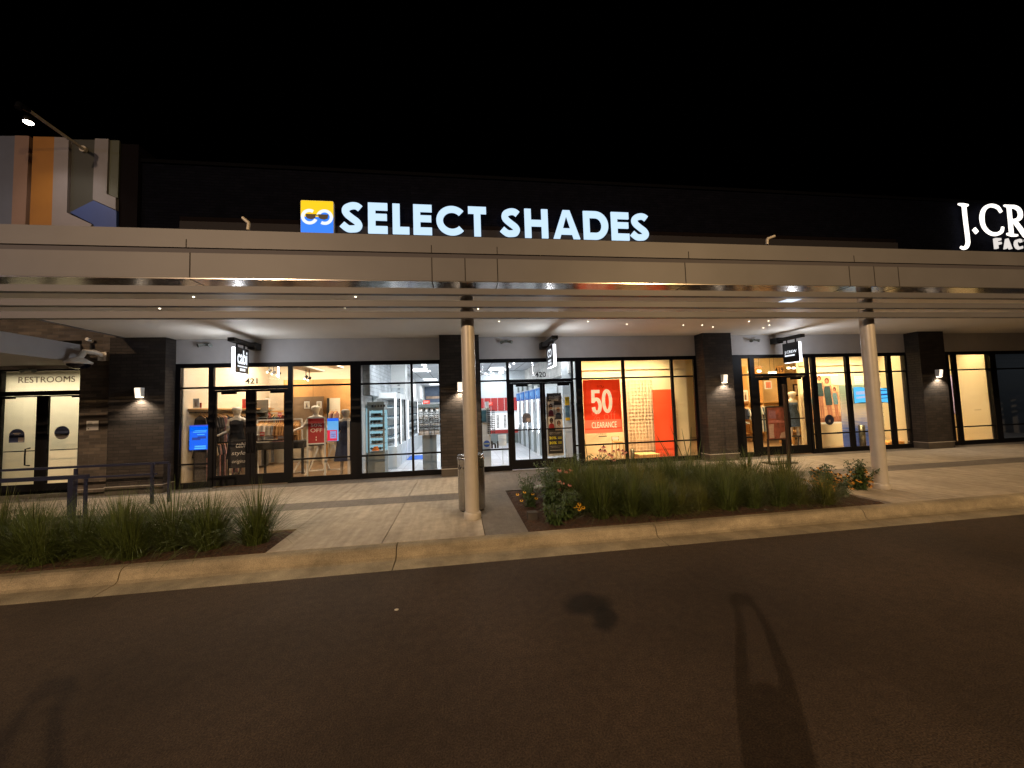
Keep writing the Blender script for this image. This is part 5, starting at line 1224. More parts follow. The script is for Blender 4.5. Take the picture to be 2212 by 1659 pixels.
for (a, b, c, d), cm, sk, hr in (((.04, .46, .62, .86), (.12, .01, .03), sk1, (.04, .02, .015)), ((.50, 1.0, .58, .80), (.02, .03, .06), sk1, (.45, .32, .2)), ((.04, .47, .42, .61), (.35, .02, .03), sk2, (.01, .01, .01)), ((.52, 1.0, .38, .56), (.5, .46, .42), sk1, (.03, .02, .02))):
    bp_('portrait_ground', pw, sq(a, b, c, d)); mx_ = (a + b)/2; hh_ = d - c
    bp_('portrait_clothes', mat('print_clothes', cm, .7, var=.3, vs=40), [(a + .02, c), (b - .02, c), (b - .05, c + .32*hh_), (mx_ + .06, c + .42*hh_), (mx_ - .06, c + .42*hh_), (a + .04, c + .30*hh_)], 2)
    bp_('portrait_hair', mat('print_hair', hr, .8), [(mx_ + .13*math.cos(R(t)), c + .66*hh_ + .028*math.sin(R(t))*1.6) for t in range(0, 360, 30)], 2)
    bp_('portrait_face', sk, [(mx_ + .085*math.cos(R(t)), c + .62*hh_ + .034*math.sin(R(t))) for t in range(0, 360, 30)], 3)
    bp_('portrait_sunglasses', 'blk2', sq(mx_ - .09, mx_ + .09, c + .63*hh_, c + .70*hh_), 4)
q = MB()
text(q, '20%', x0 + .06*w_, x0 + .56*w_, zb + .235*h_, zb + .28*h_, Yb - .001, .003, .03); text(q, '30%', x0 + .06*w_, x0 + .56*w_, zb + .155*h_, zb + .20*h_, Yb - .001, .003, .03)
for zz in (.265, .245, .185, .165): q.box(x0 + .66*w_, x0 + .92*w_, Yb - .003, Yb - .001, zb + zz*h_ - .004, zb + zz*h_ + .008)
q.build('yellow_print', yel, o)
q = MB()
for a, b, zz, t_ in ((.12, .85, .925, .010), (.14, .86, .90, .010), (.30, .8, .88, .008), (.1, .9, .34, .004), (.1, .8, .32, .004), (.1, .9, .12, .003), (.2, .8, .10, .003), (.1, .9, .05, .006)): q.box(x0 + a*w_, x0 + b*w_, Yb - .003, Yb - .001, zb + zz*h_, zb + zz*h_ + t_)
text(q, 'SMART FRAMES', x0 + .14*w_, x0 + .88*w_, zb + .935*h_, zb + .955*h_, Yb - .001, .003, 0); q.build('white_print', 'txt', o)
x0, x1 = A(f5(1312), v5(770), 9.66)[0], A(f5(1376), v5(770), 9.66)[0]; zt, zb = A(f5(1345), v5(600), 9.66)[1], A(f5(1345), v5(942), 9.66)[1]
o = thing('hanging_tag', ((x0+x1)/2, 9.66, zb), 'narrow yellow and blue hanging banner at the right edge of door 420', 'banner')
for c_, a, b in (('y', 0, .12), ('b', .12, .64), ('y', .64, 1)): MB().box(x0, x1, 9.66, 9.668, zb + a*(zt-zb), zb + b*(zt-zb)).build('yellow_field' if c_ == 'y' else 'blue_field', mat('tag_' + c_, (.7, .50, .03) if c_ == 'y' else (.20, .42, .62), .6), o)
MB().box(A(f5(1290), v5(900), 9.9)[0], 3.0, 9.9, 9.96, .155, 3.28).build('white_partition', 'lgrey', B)
x, z = A(903, 985, 13.0); MB().box(x - .3, x + .35, 12.5, 13.6, .153, .165).build('floor_mat', mat('blue_mat', (.01, .12, .55), .8), None, loc=(x, 13, .153), label='bright blue mat on the floor left of the grey pedestal', cat='mat')
# ================================================================== 419 fashion shop windows
f6 = lambda x: (2240 + x/5.186)*.5486
v6 = lambda y: (1400 + y/5.186)*.5486
Yk = 9.62
def banner_red():
    x0, x1 = A(f6(300), v6(1000), Yk)[0], A(f6(1065), v6(1000), Yk)[0]; zt, zb = A(f6(680), v6(490), Yk)[1], A(f6(680), v6(1580), Yk)[1]
    o = thing('clearance_banner', ((x0+x1)/2, Yk, zb), 'big red window banner EXTRA 50 % off CLEARANCE', 'banner'); w_, h_ = x1 - x0, zt - zb
    q = MB(); n = 24
    vs = [(x0 + w_*i/n, Yk + .012*math.sin(i*.9)*(.3 + .7*j/6) + .006*math.sin(j*2.1), zb + h_*j/8) for j in range(9) for i in range(n+1)]
    q.add(vs, [(j*(n+1)+i, j*(n+1)+i+1, (j+1)*(n+1)+i+1, (j+1)*(n+1)+i) for j in range(8) for i in range(n)], True)
    M['redcloth'] = emit('backlit_red_cloth', (.80, .035, .004), .62); b_ = M['redcloth'].node_tree.nodes['Principled BSDF']; b_.inputs['Base Color'].default_value = (.75, .04, .01, 1)  # emission on cloth and print imitates shop light shining through
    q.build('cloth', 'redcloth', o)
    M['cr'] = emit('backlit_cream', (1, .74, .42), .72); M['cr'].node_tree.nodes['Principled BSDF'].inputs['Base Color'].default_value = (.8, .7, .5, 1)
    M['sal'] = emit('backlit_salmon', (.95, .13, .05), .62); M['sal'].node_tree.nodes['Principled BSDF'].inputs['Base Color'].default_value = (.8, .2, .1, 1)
    yy = Yk - .026
    X = lambda x: x0 + (x - 300)/765*w_
    Z = lambda y: zt - (y - 490)/1090*h_
    q = MB(); q.box(x0 + .003, x1 - .003, yy + .001, yy + .004, Z(1480), Z(1310)); q.box(x0 + .003, x1 - .003, yy + .001, yy + .004, Z(1575), Z(1500)); q.build('band', 'sal', o)
    q = MB(); five = [(640, 735), (500, 735), (500, 735)]
    tr = lambda a, b: (X(a), Z(b)); s_ = w_/765
    ribbon(q, [(630, 738), (462, 738)], 66*s_/s_, tr, yy, .004) if False else None
    def rb(pts, wid, yo=0.0):
        pts = [(X(a), Z(b)) for a, b in pts]; ribbon(q, pts, wid*s_, lambda a, b: (a, b), yy - yo, .004)
    rb([(458, 735), (628, 735)], 66); rb([(492, 705), (486, 965)], 66, .001)
    rb(cat([(488, 935), (530, 895), (590, 905), (622, 990), (622, 1060), (600, 1135), (550, 1158), (505, 1120), (492, 1050)], 5), 70, .002)
    rb([(772 + 73*math.cos(R(a)), 935 + 210*math.sin(R(a))) for a in range(0, 361, 10)], 66)
    q.build('numeral', 'cr', o)
    q = MB(); text(q, 'CLEARANCE', X(440), X(945), Z(1478), Z(1355), yy, .004, .005); q.build('lettering', 'cr', o)
    q = MB(); text(q, '%', X(450), X(610), Z(1320), Z(1150), yy - .004, .003, -.02); text(q, 'off', X(690), X(945), Z(1310), Z(1140), yy - .004, .003, -.025); q.box(X(390), X(1010), yy - .002, yy + .001, Z(1548), Z(1535)); q.build('fine_print', 'sal', o)
    q = MB(); text(q, 'EXTRA', X(585), X(725), Z(670), Z(608), yy, .003, -.01); q.build('small_lettering', emit('dark_red_print', (.45, .01, .0), .5), o)
banner_red()
q = MB(); xa, xb = A(f6(565), v6(1620), 9.508)[0], A(f6(770), v6(1620), 9.508)[0]; z_ = A(f6(660), v6(1620), 9.508)[1]
text(q, 'J.CREW', xa, xb, z_ - .01, z_ + .045, 9.506, .002, -.01); q.box(xa + .05, xb, 9.504, 9.506, z_ - .05, z_ - .025)
q.build('window_decal', 'blk2', None, loc=(xa, 9.5, z_), label='small dark lettering decal on the glass under the red banner', cat='decal')
f7 = lambda x: (2200 + x/2.3707)*.5486
v7 = lambda y: (1250 + y/2.3707)*.5486
Yl = 10.38
x0, x1 = A(f7(632), v7(870), Yl)[0] - .05, A(f7(893), v7(870), Yl)[0]; zt, zb = A(f7(760), v7(585), Yl)[1], A(f7(760), v7(1262), Yl)[1]
o = thing('lattice_panel', ((x0+x1)/2, Yl, .155), 'tall cream lattice panel of woven squares in the orange-lit window', 'panel')
q = MB(); nx = 9
for k in range(nx+1): q.box(x0 + (x1-x0)*k/nx - .012, x0 + (x1-x0)*k/nx + .012, Yl, Yl + .012, .16, zt)
nz_ = int((zt - .16)/((x1-x0)/nx))
for k in range(nz_+1): q.box(x0, x1, Yl + .0125, Yl + .0245, .16 + (zt-.16)*k/nz_ - .012, .16 + (zt-.16)*k/nz_ + .012)
q.build('lattice', mat('lattice_cream', (.80, .62, .42), .7), o)
MB().box(x0 - .02, x1 + .01, Yl + .03, Yl + .035, .16, zt).build('backing', mat('lattice_backing', (.76, .57, .36), .7), o)  # plain sheet, slightly darker than the lattice
x0, x1 = A(f7(893), v7(950), 10.3)[0], A(f7(1078), v7(950), 10.3)[0]; zt = A(f7(980), v7(672), 10.3)[1]
MB().box(x0, x1 + .03, 10.30, 10.33, .16, zt).build('tall_board', 'coral', None, loc=(x0, 10.3, .16), label='tall plain coral red board leaning in the orange-lit window', cat='board')
x0, x1 = A(f7(752), v7(1290), 9.75)[0], A(f7(942), v7(1290), 9.75)[0]; zt = A(f7(850), v7(1270), 9.9)[1]
o = thing('wooden_plinth', ((x0+x1)/2, 9.9, .155), 'low pale wooden box plinth in front of the lattice panel', 'plinth')
MB().box(x0, x1, 9.75, 10.15, .156, zt - .02).build('box', mat('birch', (.75, .42, .14), .5, var=.1), o); MB().box(x0 - .015, x1 + .015, 9.735, 10.165, zt - .02, zt).build('top', mat('birch_top', (.8, .52, .22), .5), o)
def bucket(u0, u1, vt, vb, Y, label):
    xa, xb = A(u0, vt, Y)[0], A(u1, vt, Y)[0]; zt = A((u0+u1)/2, vt, Y)[1]; r = (xb-xa)/2
    MB().lathe([(r*.9, 0), (r, .02), (r, zt - .156), (r*.9, zt - .156), (r*.88, .05)], ((xa+xb)/2, Y, .156), 20).build('metal_bucket', mat('dark_zinc', (.10, .09, .06), .35, .8, var=.3, vs=20), None, loc=((xa+xb)/2, Y, .156), label=label, cat='bucket')
bucket(f7(668), f7(702), v7(1228), v7(1310), 9.9, 'small dark metal bucket left of the wooden plinth')
f8 = lambda x: (3380 + x/3.685)*.5486
v8 = lambda y: (1400 + y/3.685)*.5486
bucket(f8(638), f8(770), v8(1158), v8(1280), 10.0, 'dark metal bucket in the last bay of the yellow window')
# director's chair / stool behind the red banner
x0, x1 = A((2240+1600/8.5)*.5486, 960, 9.85)[0], A((2240+1820/8.5)*.5486, 960, 9.85)[0]; zt = A(1332, (1700+210/8.5)*.5486, 9.85)[1]; zs = A(1332, (1700+340/8.5)*.5486, 9.85)[1]
o = thing('high_chair', ((x0+x1)/2, 9.95, .155), 'pale high stool with canvas back below the red banner', 'chair')
MB().box(x0, x1, 9.85, 10.15, zs - .03, zs).build('seat', 'hangw', o); MB().box(x0, x1, 10.14, 10.15, zs + .04, zt).build('backrest', 'white', o)
for xx in (x0, x1):
    for yy in (9.86, 10.14): MB().bar((xx, yy, zs - .03), (xx + (.04 if xx == x1 else -.04), yy, .157), .02).build('leg', 'hangw', o)
    MB().bar((xx, 10.15, zs), (xx, 10.15, zt + .02), .015).build('back_post', 'blk2', o)
# 419 entrance: shelves, pictures, mannequin, table
x0 = A(1600, 870, 12.8)[0]; x1 = A(1760, 870, 12.8)[0]
o = thing('shelf_wall', ((x0+x1)/2, 12.9, .155), 'brown back wall of shelves seen through door 419', 'shelving')
MB().box(x0 - 1, 13.2, 12.95, 13.0, .155, 3.3).build('back', mat('tan_back_wall', (.78, .60, .32), .7, var=.15, vs=2), o)
for vv in (869, 899, 935): MB().box(x0 - .6, x1, 12.6, 12.95, A(1680, vv, 12.6)[1], A(1680, vv, 12.6)[1] + .035).build('shelf', 'hangw', o)
for uu in (1618, 1650, 1700, 1740): MB().box(A(uu, 880, 12.6)[0] - .02, A(uu, 880, 12.6)[0] + .02, 12.6, 12.95, .16, 2.9).build('upright', 'hangw', o)
picture(1604, 1616, 843, 867, 12.5, 'framed print of a figure in the narrow pane left of door 419', frame='white', art=(.14, .06, .03)); picture(1714, 1734, 829.5, 855, 12.5, 'dark framed drawing of a seated woman in the right leaf of door 419', frame='bronze', art=(.20, .10, .06), bg=(.62, .45, .3))
picture(1652, 1667, 823, 840, 12.5, 'pink poster at the top of the left leaf of door 419', frame='white', art=(.6, .2, .12), bg=(.7, .25, .15)); flat('small_print', 1706, 1715, 846, 855, 12.5, 'white', 'small white card on the shelf in the right leaf of door 419', 'card')
grow(1604, 1618, 876, 12.4, 5, ['navy', 'denim', 'white'], .42, 'navy patterned shirt in the narrow pane left of door 419', 'shirts in the narrow pane')
grow(1632, 1646, 872, 12.2, 5, ['sage', 'white', 'denim'], .9, 'pale green dress hanging in the left leaf of door 419', 'dresses in the left leaf')
grow(1722, 1742, 872, 12.2, 6, ['grey', 'sage', 'white'], .6, 'pale top on the back rail in the right leaf of door 419', 'tops in the right leaf')
o, xa, xb, zb, zt = flat('notice_board', 1652, 1671, 877, 892, 11.5, mat('grey_card', (.40, .38, .30), .7), 'grey-white card above the red poster in the left leaf of door 419', 'card')
for i, (uu, kk, ll) in enumerate(((1606, 'pink', 'pink and white'), (1612, 'white', 'white'))): pile(uu, 918 - i*2, 12.3, .3, 3, kk, f'{ll} folded clothes in the narrow pane left of door 419')
xm, zt = A(1710, 856, 11.0)
mannequin(xm, 11.0, zt - .155 + .2, 'headless-looking pale mannequin in plum top and denim skirt in the right leaf of door 419', CL['denim'], .62, top=1.30, wid=1.1)
tb2, _ = table(1712, 1740, 932, 11.4, .6, 'yellow wooden table with dark legs in the right leaf of door 419', 'hangw', .06, 0)
o = thing('chair', (A(1728, 940, 10.9)[0], 10.9, .155), 'black spindle chair before the table in the right leaf of door 419', 'chair')
xc = A(1728, 940, 10.9)[0]; zs = A(1728, 941, 10.9)[1]
MB().box(xc - .2, xc + .2, 10.75, 11.15, zs - .03, zs).build('seat', 'blk2', o)
for sx in (-.18, .18):
    for yy in (10.77, 11.12): MB().bar((xc + sx, yy, zs - .03), (xc + sx*1.25, yy, .157), .025).build('leg', 'blk2', o)
q = MB().tube([(xc - .2, 11.13, zs), (xc - .22, 11.15, zs + .38), (xc, 11.16, zs + .47), (xc + .22, 11.15, zs + .38), (xc + .2, 11.13, zs)], .013, 8)
for k in range(5): q.bar((xc - .12 + .06*k, 11.14, zs), (xc - .13 + .065*k, 11.15, zs + .43), .01)
q.build('backrest', 'blk2', o)
# poster of a family
f9 = lambda x: (3140 + x/4.738)*.5486
v9 = lambda y: (1450 + y/4.738)*.5486
Yp = 10.2
x0, x1 = A(f9(262), v9(560), Yp)[0], A(f9(790), v9(560), Yp)[0]; zt, zb = A(f9(560), v9(145), Yp)[1], A(f9(600), v9(1005), Yp)[1]
o = thing('family_poster', ((x0+x1)/2, Yp, zb), 'tall warm poster of people in dark dresses walking by brickwork', 'poster'); w_, h_ = x1-x0, zt-zb
MB().box(x0, x1, Yp, Yp + .01, zb, zt).build('sheet', brick('poster_brickwork', (.62, .34, .18), (.70, .42, .25), (.45, .25, .14), .3, .1), o)
MB().box(x0, x1, Yp - .002, Yp + .012, zb - .05, zb).box(x0, x1, Yp - .002, Yp + .012, zt, zt + .05).build('margin', 'white', o)
X = lambda x: x0 + (x - 262)/528*w_
Z = lambda y: zt - (y - 145)/860*h_
def pp(nm, m, pts, d=1): MB().prism([(X(a), Z(b)) for a, b in pts], Yp - .003*d - .0008, Yp - .003*(d-1) - .0005).build(nm, m, o)
psk = mat('poster_skin', (.42, .17, .10), .6); pgr = mat('poster_green', (.018, .045, .052), .7, var=.3, vs=20); pdn = mat('poster_denim', (.10, .20, .25), .7, var=.3, vs=20); phr = mat('poster_hair', (.12, .03, .015), .8); pbr = mat('poster_ground_print', (.30, .12, .06), .7, var=.3, vs=6)
pp('ground_print', pbr, [(262, 1000), (790, 1000), (790, 900), (262, 930)])
pp('sky_print', mat('poster_pale', (.65, .55, .42), .7), [(640, 150), (788, 150), (788, 330), (650, 300)])
for cx, hy, hw_, cl, ht, fl in ((430, 190, 34, pgr, 520, 960), (570, 240, 40, pgr, 690, 960), (700, 400, 28, pdn, 680, 950), (300, 470, 26, pdn, 740, 940)):
    pp('hair_print', phr, [(cx + hw_*1.1*math.cos(R(a)), hy - 8 + hw_*1.4*math.sin(R(a))) for a in range(0, 360, 30)], 2)
    pp('face_print', psk, [(cx - 8 + hw_*.52*math.cos(R(a)), hy + 4 + hw_*.8*math.sin(R(a))) for a in range(0, 360, 30)], 3)
    s_ = hw_/40
    pp('dress_print', cl, [(cx - 55*s_, hy + 95*s_), (cx + 45*s_, hy + 95*s_), (cx + 70*s_, ht - 30), (cx + 60*s_, ht), (cx - 50*s_, ht), (cx - 70*s_, hy + 180*s_)], 3)
    pp('arm_print', psk, [(cx + 48*s_, hy + 60*s_), (cx + 72*s_, hy + 80*s_), (cx + 100*s_, ht - 130*s_), (cx + 85*s_, ht - 130*s_)], 2)
    for dx in (-24, 26): pp('leg_print', psk, [(cx + (dx - 20)*s_, ht - 4), (cx + (dx + 20)*s_, ht - 4), (cx + (dx + 34)*s_, (ht + fl)/2), (cx + (dx + 26)*s_, fl), (cx + (dx + 6)*s_, fl), (cx + (dx - 4)*s_, (ht + fl)/2)], 2)
x, z = A(f9(595), v9(962), 9.503); r_ = (A(f9(680), v9(962), 9.5)[0] - A(f9(510), v9(962), 9.5)[0])/2
o = thing('round_decal', (x, 9.5, z), 'round dark blue sticker on the glass before the family poster', 'sticker')
MB().prism([(x + r_*math.cos(R(a)), z + r_*math.sin(R(a))) for a in range(0, 360, 12)], 9.499, 9.503).build('disc', mat('navy_disc', (.015, .02, .06), .5), o); MB().box(x - .03, x + .03, 9.496, 9.499, z - .07, z + .0).build('print', 'stk2', o)
# blue washed board
Yw = 9.9
x0, x1 = A(f9(850), v9(900), Yw)[0] - .03, A(f9(1030), v9(900), Yw)[0]; zt = A(f9(890), v9(312), Yw)[1]
x1b = A(f8(60), v8(300), Yw)[0] + .15
M['wave'] = None
def wavemat():
    m = bpy.data.materials.new('dip_dyed_cloth'); m.use_nodes = True; t = m.node_tree; b = t.nodes['Principled BSDF']; b.inputs['Roughness'].default_value = .8
    g = t.nodes.new('ShaderNodeNewGeometry'); s = t.nodes.new('ShaderNodeSeparateXYZ'); t.links.new(g.outputs['Position'], s.inputs[0])
    r = t.nodes.new('ShaderNodeValToRGB'); mp_ = t.nodes.new('ShaderNodeMapRange'); mp_.inputs[1].default_value = .1; mp_.inputs[2].default_value = 2.2; t.links.new(s.outputs[2], mp_.inputs[0])
    wv = t.nodes.new('ShaderNodeTexNoise'); wv.inputs['Scale'].default_value = 1; mm = t.nodes.new('ShaderNodeMapping'); mm.inputs['Scale'].default_value = (2.5, 1, 22); t.links.new(g.outputs['Position'], mm.inputs[0]); t.links.new(mm.outputs[0], wv.inputs[0])
    ad = t.nodes.new('ShaderNodeMath'); ad.operation = 'MULTIPLY_ADD'; ad.inputs[1].default_value = .35; ad.inputs[2].default_value = 0; t.links.new(wv.outputs[0], ad.inputs[0])
    sm__ = t.nodes.new('ShaderNodeMath'); sm__.operation = 'ADD'; t.links.new(ad.outputs[0], sm__.inputs[0]); t.links.new(mp_.outputs[0], sm__.inputs[1]); sb_ = t.nodes.new('ShaderNodeMath'); sb_.operation = 'SUBTRACT'; sb_.inputs[1].default_value = .17; t.links.new(sm__.outputs[0], sb_.inputs[0]); t.links.new(sb_.outputs[0], r.inputs[0])
    e = r.color_ramp.elements; e[0].position = .0; e[0].color = (.05, .12, .62, 1); e[1].position = 1; e[1].color = (.34, .50, .40, 1)
    for p_, c_ in ((.28, (.12, .22, .70)), (.45, (.55, .56, .70)), (.6, (.75, .68, .60)), (.78, (.42, .55, .44))): q_ = e.new(p_); q_.color = (*c_, 1)
    t.links.new(r.outputs[0], b.inputs['Base Color']); return m
M['wave'] = wavemat()
MB().box(x0, x1b, Yw, Yw + .03, .16, zt).build('dyed_panel', 'wave', None, loc=(x0, Yw, .16), label='tall panel dyed from pale green to deep blue beside the family poster', cat='panel')
x0, x1 = A(f9(1062), v9(250), 10.25)[0], A(f9(1215), v9(250), 10.25)[0]; xr_ = A(f8(325), v8(400), 10.25)[0]
zt = A(f9(1140), v9(142), 10.25)[1]
o = thing('dotted_panel', ((x0+xr_)/2, 10.25, .16), 'cream panel with small dark dots partly hidden by the right column', 'panel')
MB().box(x0, xr_, 10.25, 10.27, .16, zt).build('board', 'cream', o)
q = MB()
for i in range(14):
    for j in range(34): q.box(x0 + .05 + i*(xr_-x0-.1)/13 + (.03 if j % 2 else 0), x0 + .07 + i*(xr_-x0-.1)/13 + (.03 if j % 2 else 0), 10.246, 10.25, .3 + j*.065, .315 + j*.065)
q.build('dots', 'grey', o)
bucket(f8(10), f8(75), v8(1010), v8(1320), 9.8, 'tall dark metal bin at the foot of the dyed panel')
x0, x1 = A(f8(375), v8(1280), 10)[0] - .2, A(f8(540), v8(1280), 10)[0]
MB().box(x0, x1, 9.75, 10.2, .156, A(1905, v8(1262), 9.75)[1]).build('low_plinth', mat('amber_wood', (.75, .36, .08), .5), None, loc=(x0, 9.9, .156), label='low amber wooden plinth in the yellow window right of the column', cat='plinth')
x, zt = A(f8(705), v8(800), 10.2); o = thing('canes', (x, 10.2, .156), 'pair of thin bamboo canes leaning in the last bay of the yellow window', 'canes')
for k in (0, .07): MB().bar((x + k + .05, 10.25, .3), (x + k, 10.25, zt), .012).build('cane', 'hangw', o)
x, z = A(2112, 886, 9.505); q = MB(); text(q, 'JCREW', x - .13, x + .13, z - .03, z + .03, 9.503, .002, -.01)
q.build('window_decal', mat('faint_decal', (.35, .26, .12), .6), None, loc=(x, 9.5, z), label='faint small lettering on the yellow pane right of the far pier', cat='decal')
x0 = A(2053, 900, 10.3)[0]; x1 = x0 + .35
MB().box(x0 + .02, x1, 10.25, 10.3, 1.0, 2.25).build('narrow_poster', mat('violet_poster', (.25, .22, .42), .6, var=.5, vs=5), None, loc=(x0, 10.3, 1.0), label='narrow violet and blue poster beside the far pier', cat='poster')
# spots in the windows of the fashion shop
for i, (u, v, Y) in enumerate(((1664, 806, 11.0), (1673, 805, 11.0), (1704, 795, 11.6), (1715, 795, 11.6), (1725, 794.5, 11.6), (1620, 803, 11), (1640, 802, 11))):
    x, z = A(u, v, Y); o = thing('track_spot', (x, Y, z), 'glowing spot on the ceiling track behind door 419', 'spotlight', 'ceiling spots of the fashion shop')
    MB().tube([(x, Y, z + .5), (x, Y, z + .05)], .004, 6).build('stem', 'blk2', o); MB().lathe([(.05, .05), (.075, 0)], (x, Y, z), 12).build('head', 'white', o); MB().lathe([(.06, -.004), (.05, -.02), (.02, -.03)], (x, Y, z), 12).build('bulb', emit('warm_spot', (1, .88, .62), 8), o)
# ------------------------------------------------------------------ planting
rp_ = random.Random(5)
def leafmat(name, c, tr=.25, v=.4):
    m = mat(name, c, .55, var=v, vs=7); return m
M['grass'] = leafmat('ornamental_grass', (.066, .095, .019)); M['grass2'] = leafmat('olive_grass', (.098, .112, .023)); M['leaf'] = leafmat('perennial_leaf', (.045, .08, .022)); M['stem'] = mat('plant_stem', (.06, .09, .03), .7)
M['pet_y'] = mat('yellow_petal', (.72, .40, .02), .6, var=.2, vs=30); M['pet_p'] = mat('pink_petal', (.55, .22, .20), .6, var=.2, vs=30); M['cone'] = mat('dark_cone', (.03, .012, .006), .8); M['pet_o'] = mat('amber_petal', (.60, .28, .03), .6, var=.3, vs=30)
def blade_(q, base, d, L, w, droop, segs=5):
    d = Vector(d).normalized(); side = d.cross(Vector((0, 0, 1)))
    if side.length < .05: side = Vector((1, 0, 0))
    side.normalize(); side = (side + Vector((rp_.uniform(-.3, .3), rp_.uniform(-.3, .3), 0))).normalized()
    p = Vector(base); vs = []; dd = d.copy()
    for i in range(segs + 1):
        t = i / segs; ww = w * (1 - t**1.6) * .5 + .0004
        vs += [p - side * ww, p + side * ww]; dd = (dd + Vector((d.x, d.y, 0)) * droop * .5 / segs * 2 - Vector((0, 0, droop)) * (t + .15) / segs * 1.6).normalized(); p = p + dd * (L / segs)
    q.add(vs, [(2*i, 2*i+1, 2*i+3, 2*i+2) for i in range(segs)], False)
def clump_mesh(n, h, spread, w=.006):
    q = MB()
    for k in range(n):
        a = rp_.uniform(0, 6.283); r0 = rp_.uniform(0, .15); t = abs(rp_.gauss(0, .62)) * spread
        L = h * rp_.uniform(.65, 1.15)
        blade_(q, (r0*math.cos(a), r0*math.sin(a), 0), (math.cos(a) * t, math.sin(a) * t, 1), L, w * rp_.uniform(.7, 1.3), rp_.uniform(.3, 1.7))
    return q
protos = [clump_mesh(540, .78, .95, .0085).build('grass_clump', 'grass', None, loc=(0, 0, 0)) for _ in range(3)] + [clump_mesh(620, .66, 1.15, .0085).build('grass_clump', 'grass2', None, loc=(0, 0, 0)) for _ in range(2)]
used = set()
def place(i, x, y, s, label, group, z=.14):
    o = protos[i]
    if i in used: o = o.copy(); col.objects.link(o)
    used.add(i); o.location = (x, y, z); o.rotation_euler.z = rp_.uniform(0, 6.28); o.scale = (s, s, s * rp_.uniform(.92, 1.08)); tag(o, label, 'grass clump', group); return o
gl = 'grass clumps in the left bed'; gr_ = 'grass clumps in the right bed'
for k, (x, y, s) in enumerate(((-2.50, 5.22, .92), (-2.98, 5.15, .90), (-3.45, 5.25, .95), (-3.92, 5.15, .95), (-4.4, 5.25, .9), (-4.85, 5.2, .95), (-5.3, 5.3, .95), (-5.8, 5.25, 1.0), (-6.4, 5.3, 1), (-7.0, 5.25, 1), (-3.2, 5.42, .8), (-4.15, 5.45, .85), (-5.1, 5.48, .85), (-3.7, 5.02, .75), (-4.6, 5.05, .8), (-5.4, 5.05, .8), (-6.1, 5.1, .9))):
    lab = ['rightmost grass clump of the left bed, nearest the pavement', 'second grass clump from the right end of the left bed'][k] if k < 2 else 'bushy grass clump in the dark left bed below the handrails'
    place(k % 3, x, y, s, lab, gl if k >= 2 else gl)
row = []
for j, yy in enumerate((5.12, 5.5, 5.95, 6.4, 6.9)):
    x = 1.72 + .16 * (j % 2) + (0 if j else .25)
    while x < 5.5 - .02 * j: row.append((x + rp_.uniform(-.07, .07), yy + rp_.uniform(-.08, .08), rp_.uniform(.72, .92))); x += .37
for k, (x, y, s) in enumerate(row):
    place((k % 5), x, y, s * (.86 if y < 5.5 else 1), 'olive green grass clump in the dense right bed before the shop windows', gr_)
def leafy(x, y, h, n, label, name='perennial', lw=.035, ll=.09, m='leaf', r=.17, flowers=(), cat_='plant', group=None, z=.145):
    o = thing(name, (x, y, z), label, cat_, group); q = MB(); st = MB()
    tips = []
    for k in range(7):
        a = rp_.uniform(0, 6.28); rr_ = r * rp_.uniform(.2, 1); tip = Vector((x + rr_*math.cos(a), y + rr_*math.sin(a), z + h * rp_.uniform(.7, 1))); st.tube([(x + .3*rr_*math.cos(a), y + .3*rr_*math.sin(a), z), (x + .6*rr_*math.cos(a), y + .6*rr_*math.sin(a), z + h*.5), tip], .004, 4, False); tips.append(tip)
    for k in range(n):
        t = rp_.random(); tip = rp_.choice(tips); b = Vector((x, y, z)).lerp(tip, t) + Vector((rp_.uniform(-.05, .05), rp_.uniform(-.05, .05), 0)); a = rp_.uniform(0, 6.28)
        d = Vector((math.cos(a), math.sin(a), rp_.uniform(-.3, .6))).normalized(); s = d.cross(Vector((0, 0, 1))).normalized(); L = ll * rp_.uniform(.6, 1.3) * (1.25 - .6*t); W = lw * rp_.uniform(.6, 1.1) * (1.2 - .6*t)
        q.add([b, b + d*L*.5 - s*W*.5 + Vector((0, 0, .01)), b + d*L - Vector((0, 0, L*.25)), b + d*L*.5 + s*W*.5 + Vector((0, 0, .01))], [(0, 1, 2, 3)])
    q.build('foliage', m, o); st.build('stems', 'stem', o)
    for fx, fy, fz, kind, rad in flowers:
        c = Vector((fx, fy, fz)); droop = {'p': -.55, 'y': -.05, 'o': -.1}[kind]; f = MB(); tl = Vector((rp_.uniform(-.3, .3), rp_.uniform(-.75, -.3), 1)).normalized(); npet = 13
        MB().tube([(x + (fx-x)*.2, y + (fy-y)*.2, z), (x + (fx-x)*.8, y + (fy-y)*.8, (z+fz)/2), c], .003, 4, False).build('flower_stem', 'stem', o)
        ax = tl.cross(Vector((1, 0, 0))).normalized(); ay = tl.cross(ax)
        for k in range(npet):
            a = 2*math.pi*k/npet; d = ax*math.cos(a) + ay*math.sin(a); s = tl.cross(d); e_ = c + d*rad + tl*droop*rad
            f.add([c + d*.006, c + d*rad*.6 - s*rad*.19 + tl*droop*rad*.35, e_, c + d*rad*.6 + s*rad*.19 + tl*droop*rad*.35], [(0, 1, 2, 3)])
        fo = f.build('flower', 'pet_' + kind, o); MB().lathe([(rad*.32, -.004), (rad*.34, rad*.15), (rad*.22, rad*.38), (rad*.05, rad*.45)], c, 8).build('flower_centre', 'cone', fo)
    return o
def PF(u, v, Y): p = P(u, v, Y); return p.x, p.y, p.z
u4 = lambda x: (1950 + x/2.602)*.5486
v4 = lambda y: (1700 + y/2.602)*.5486
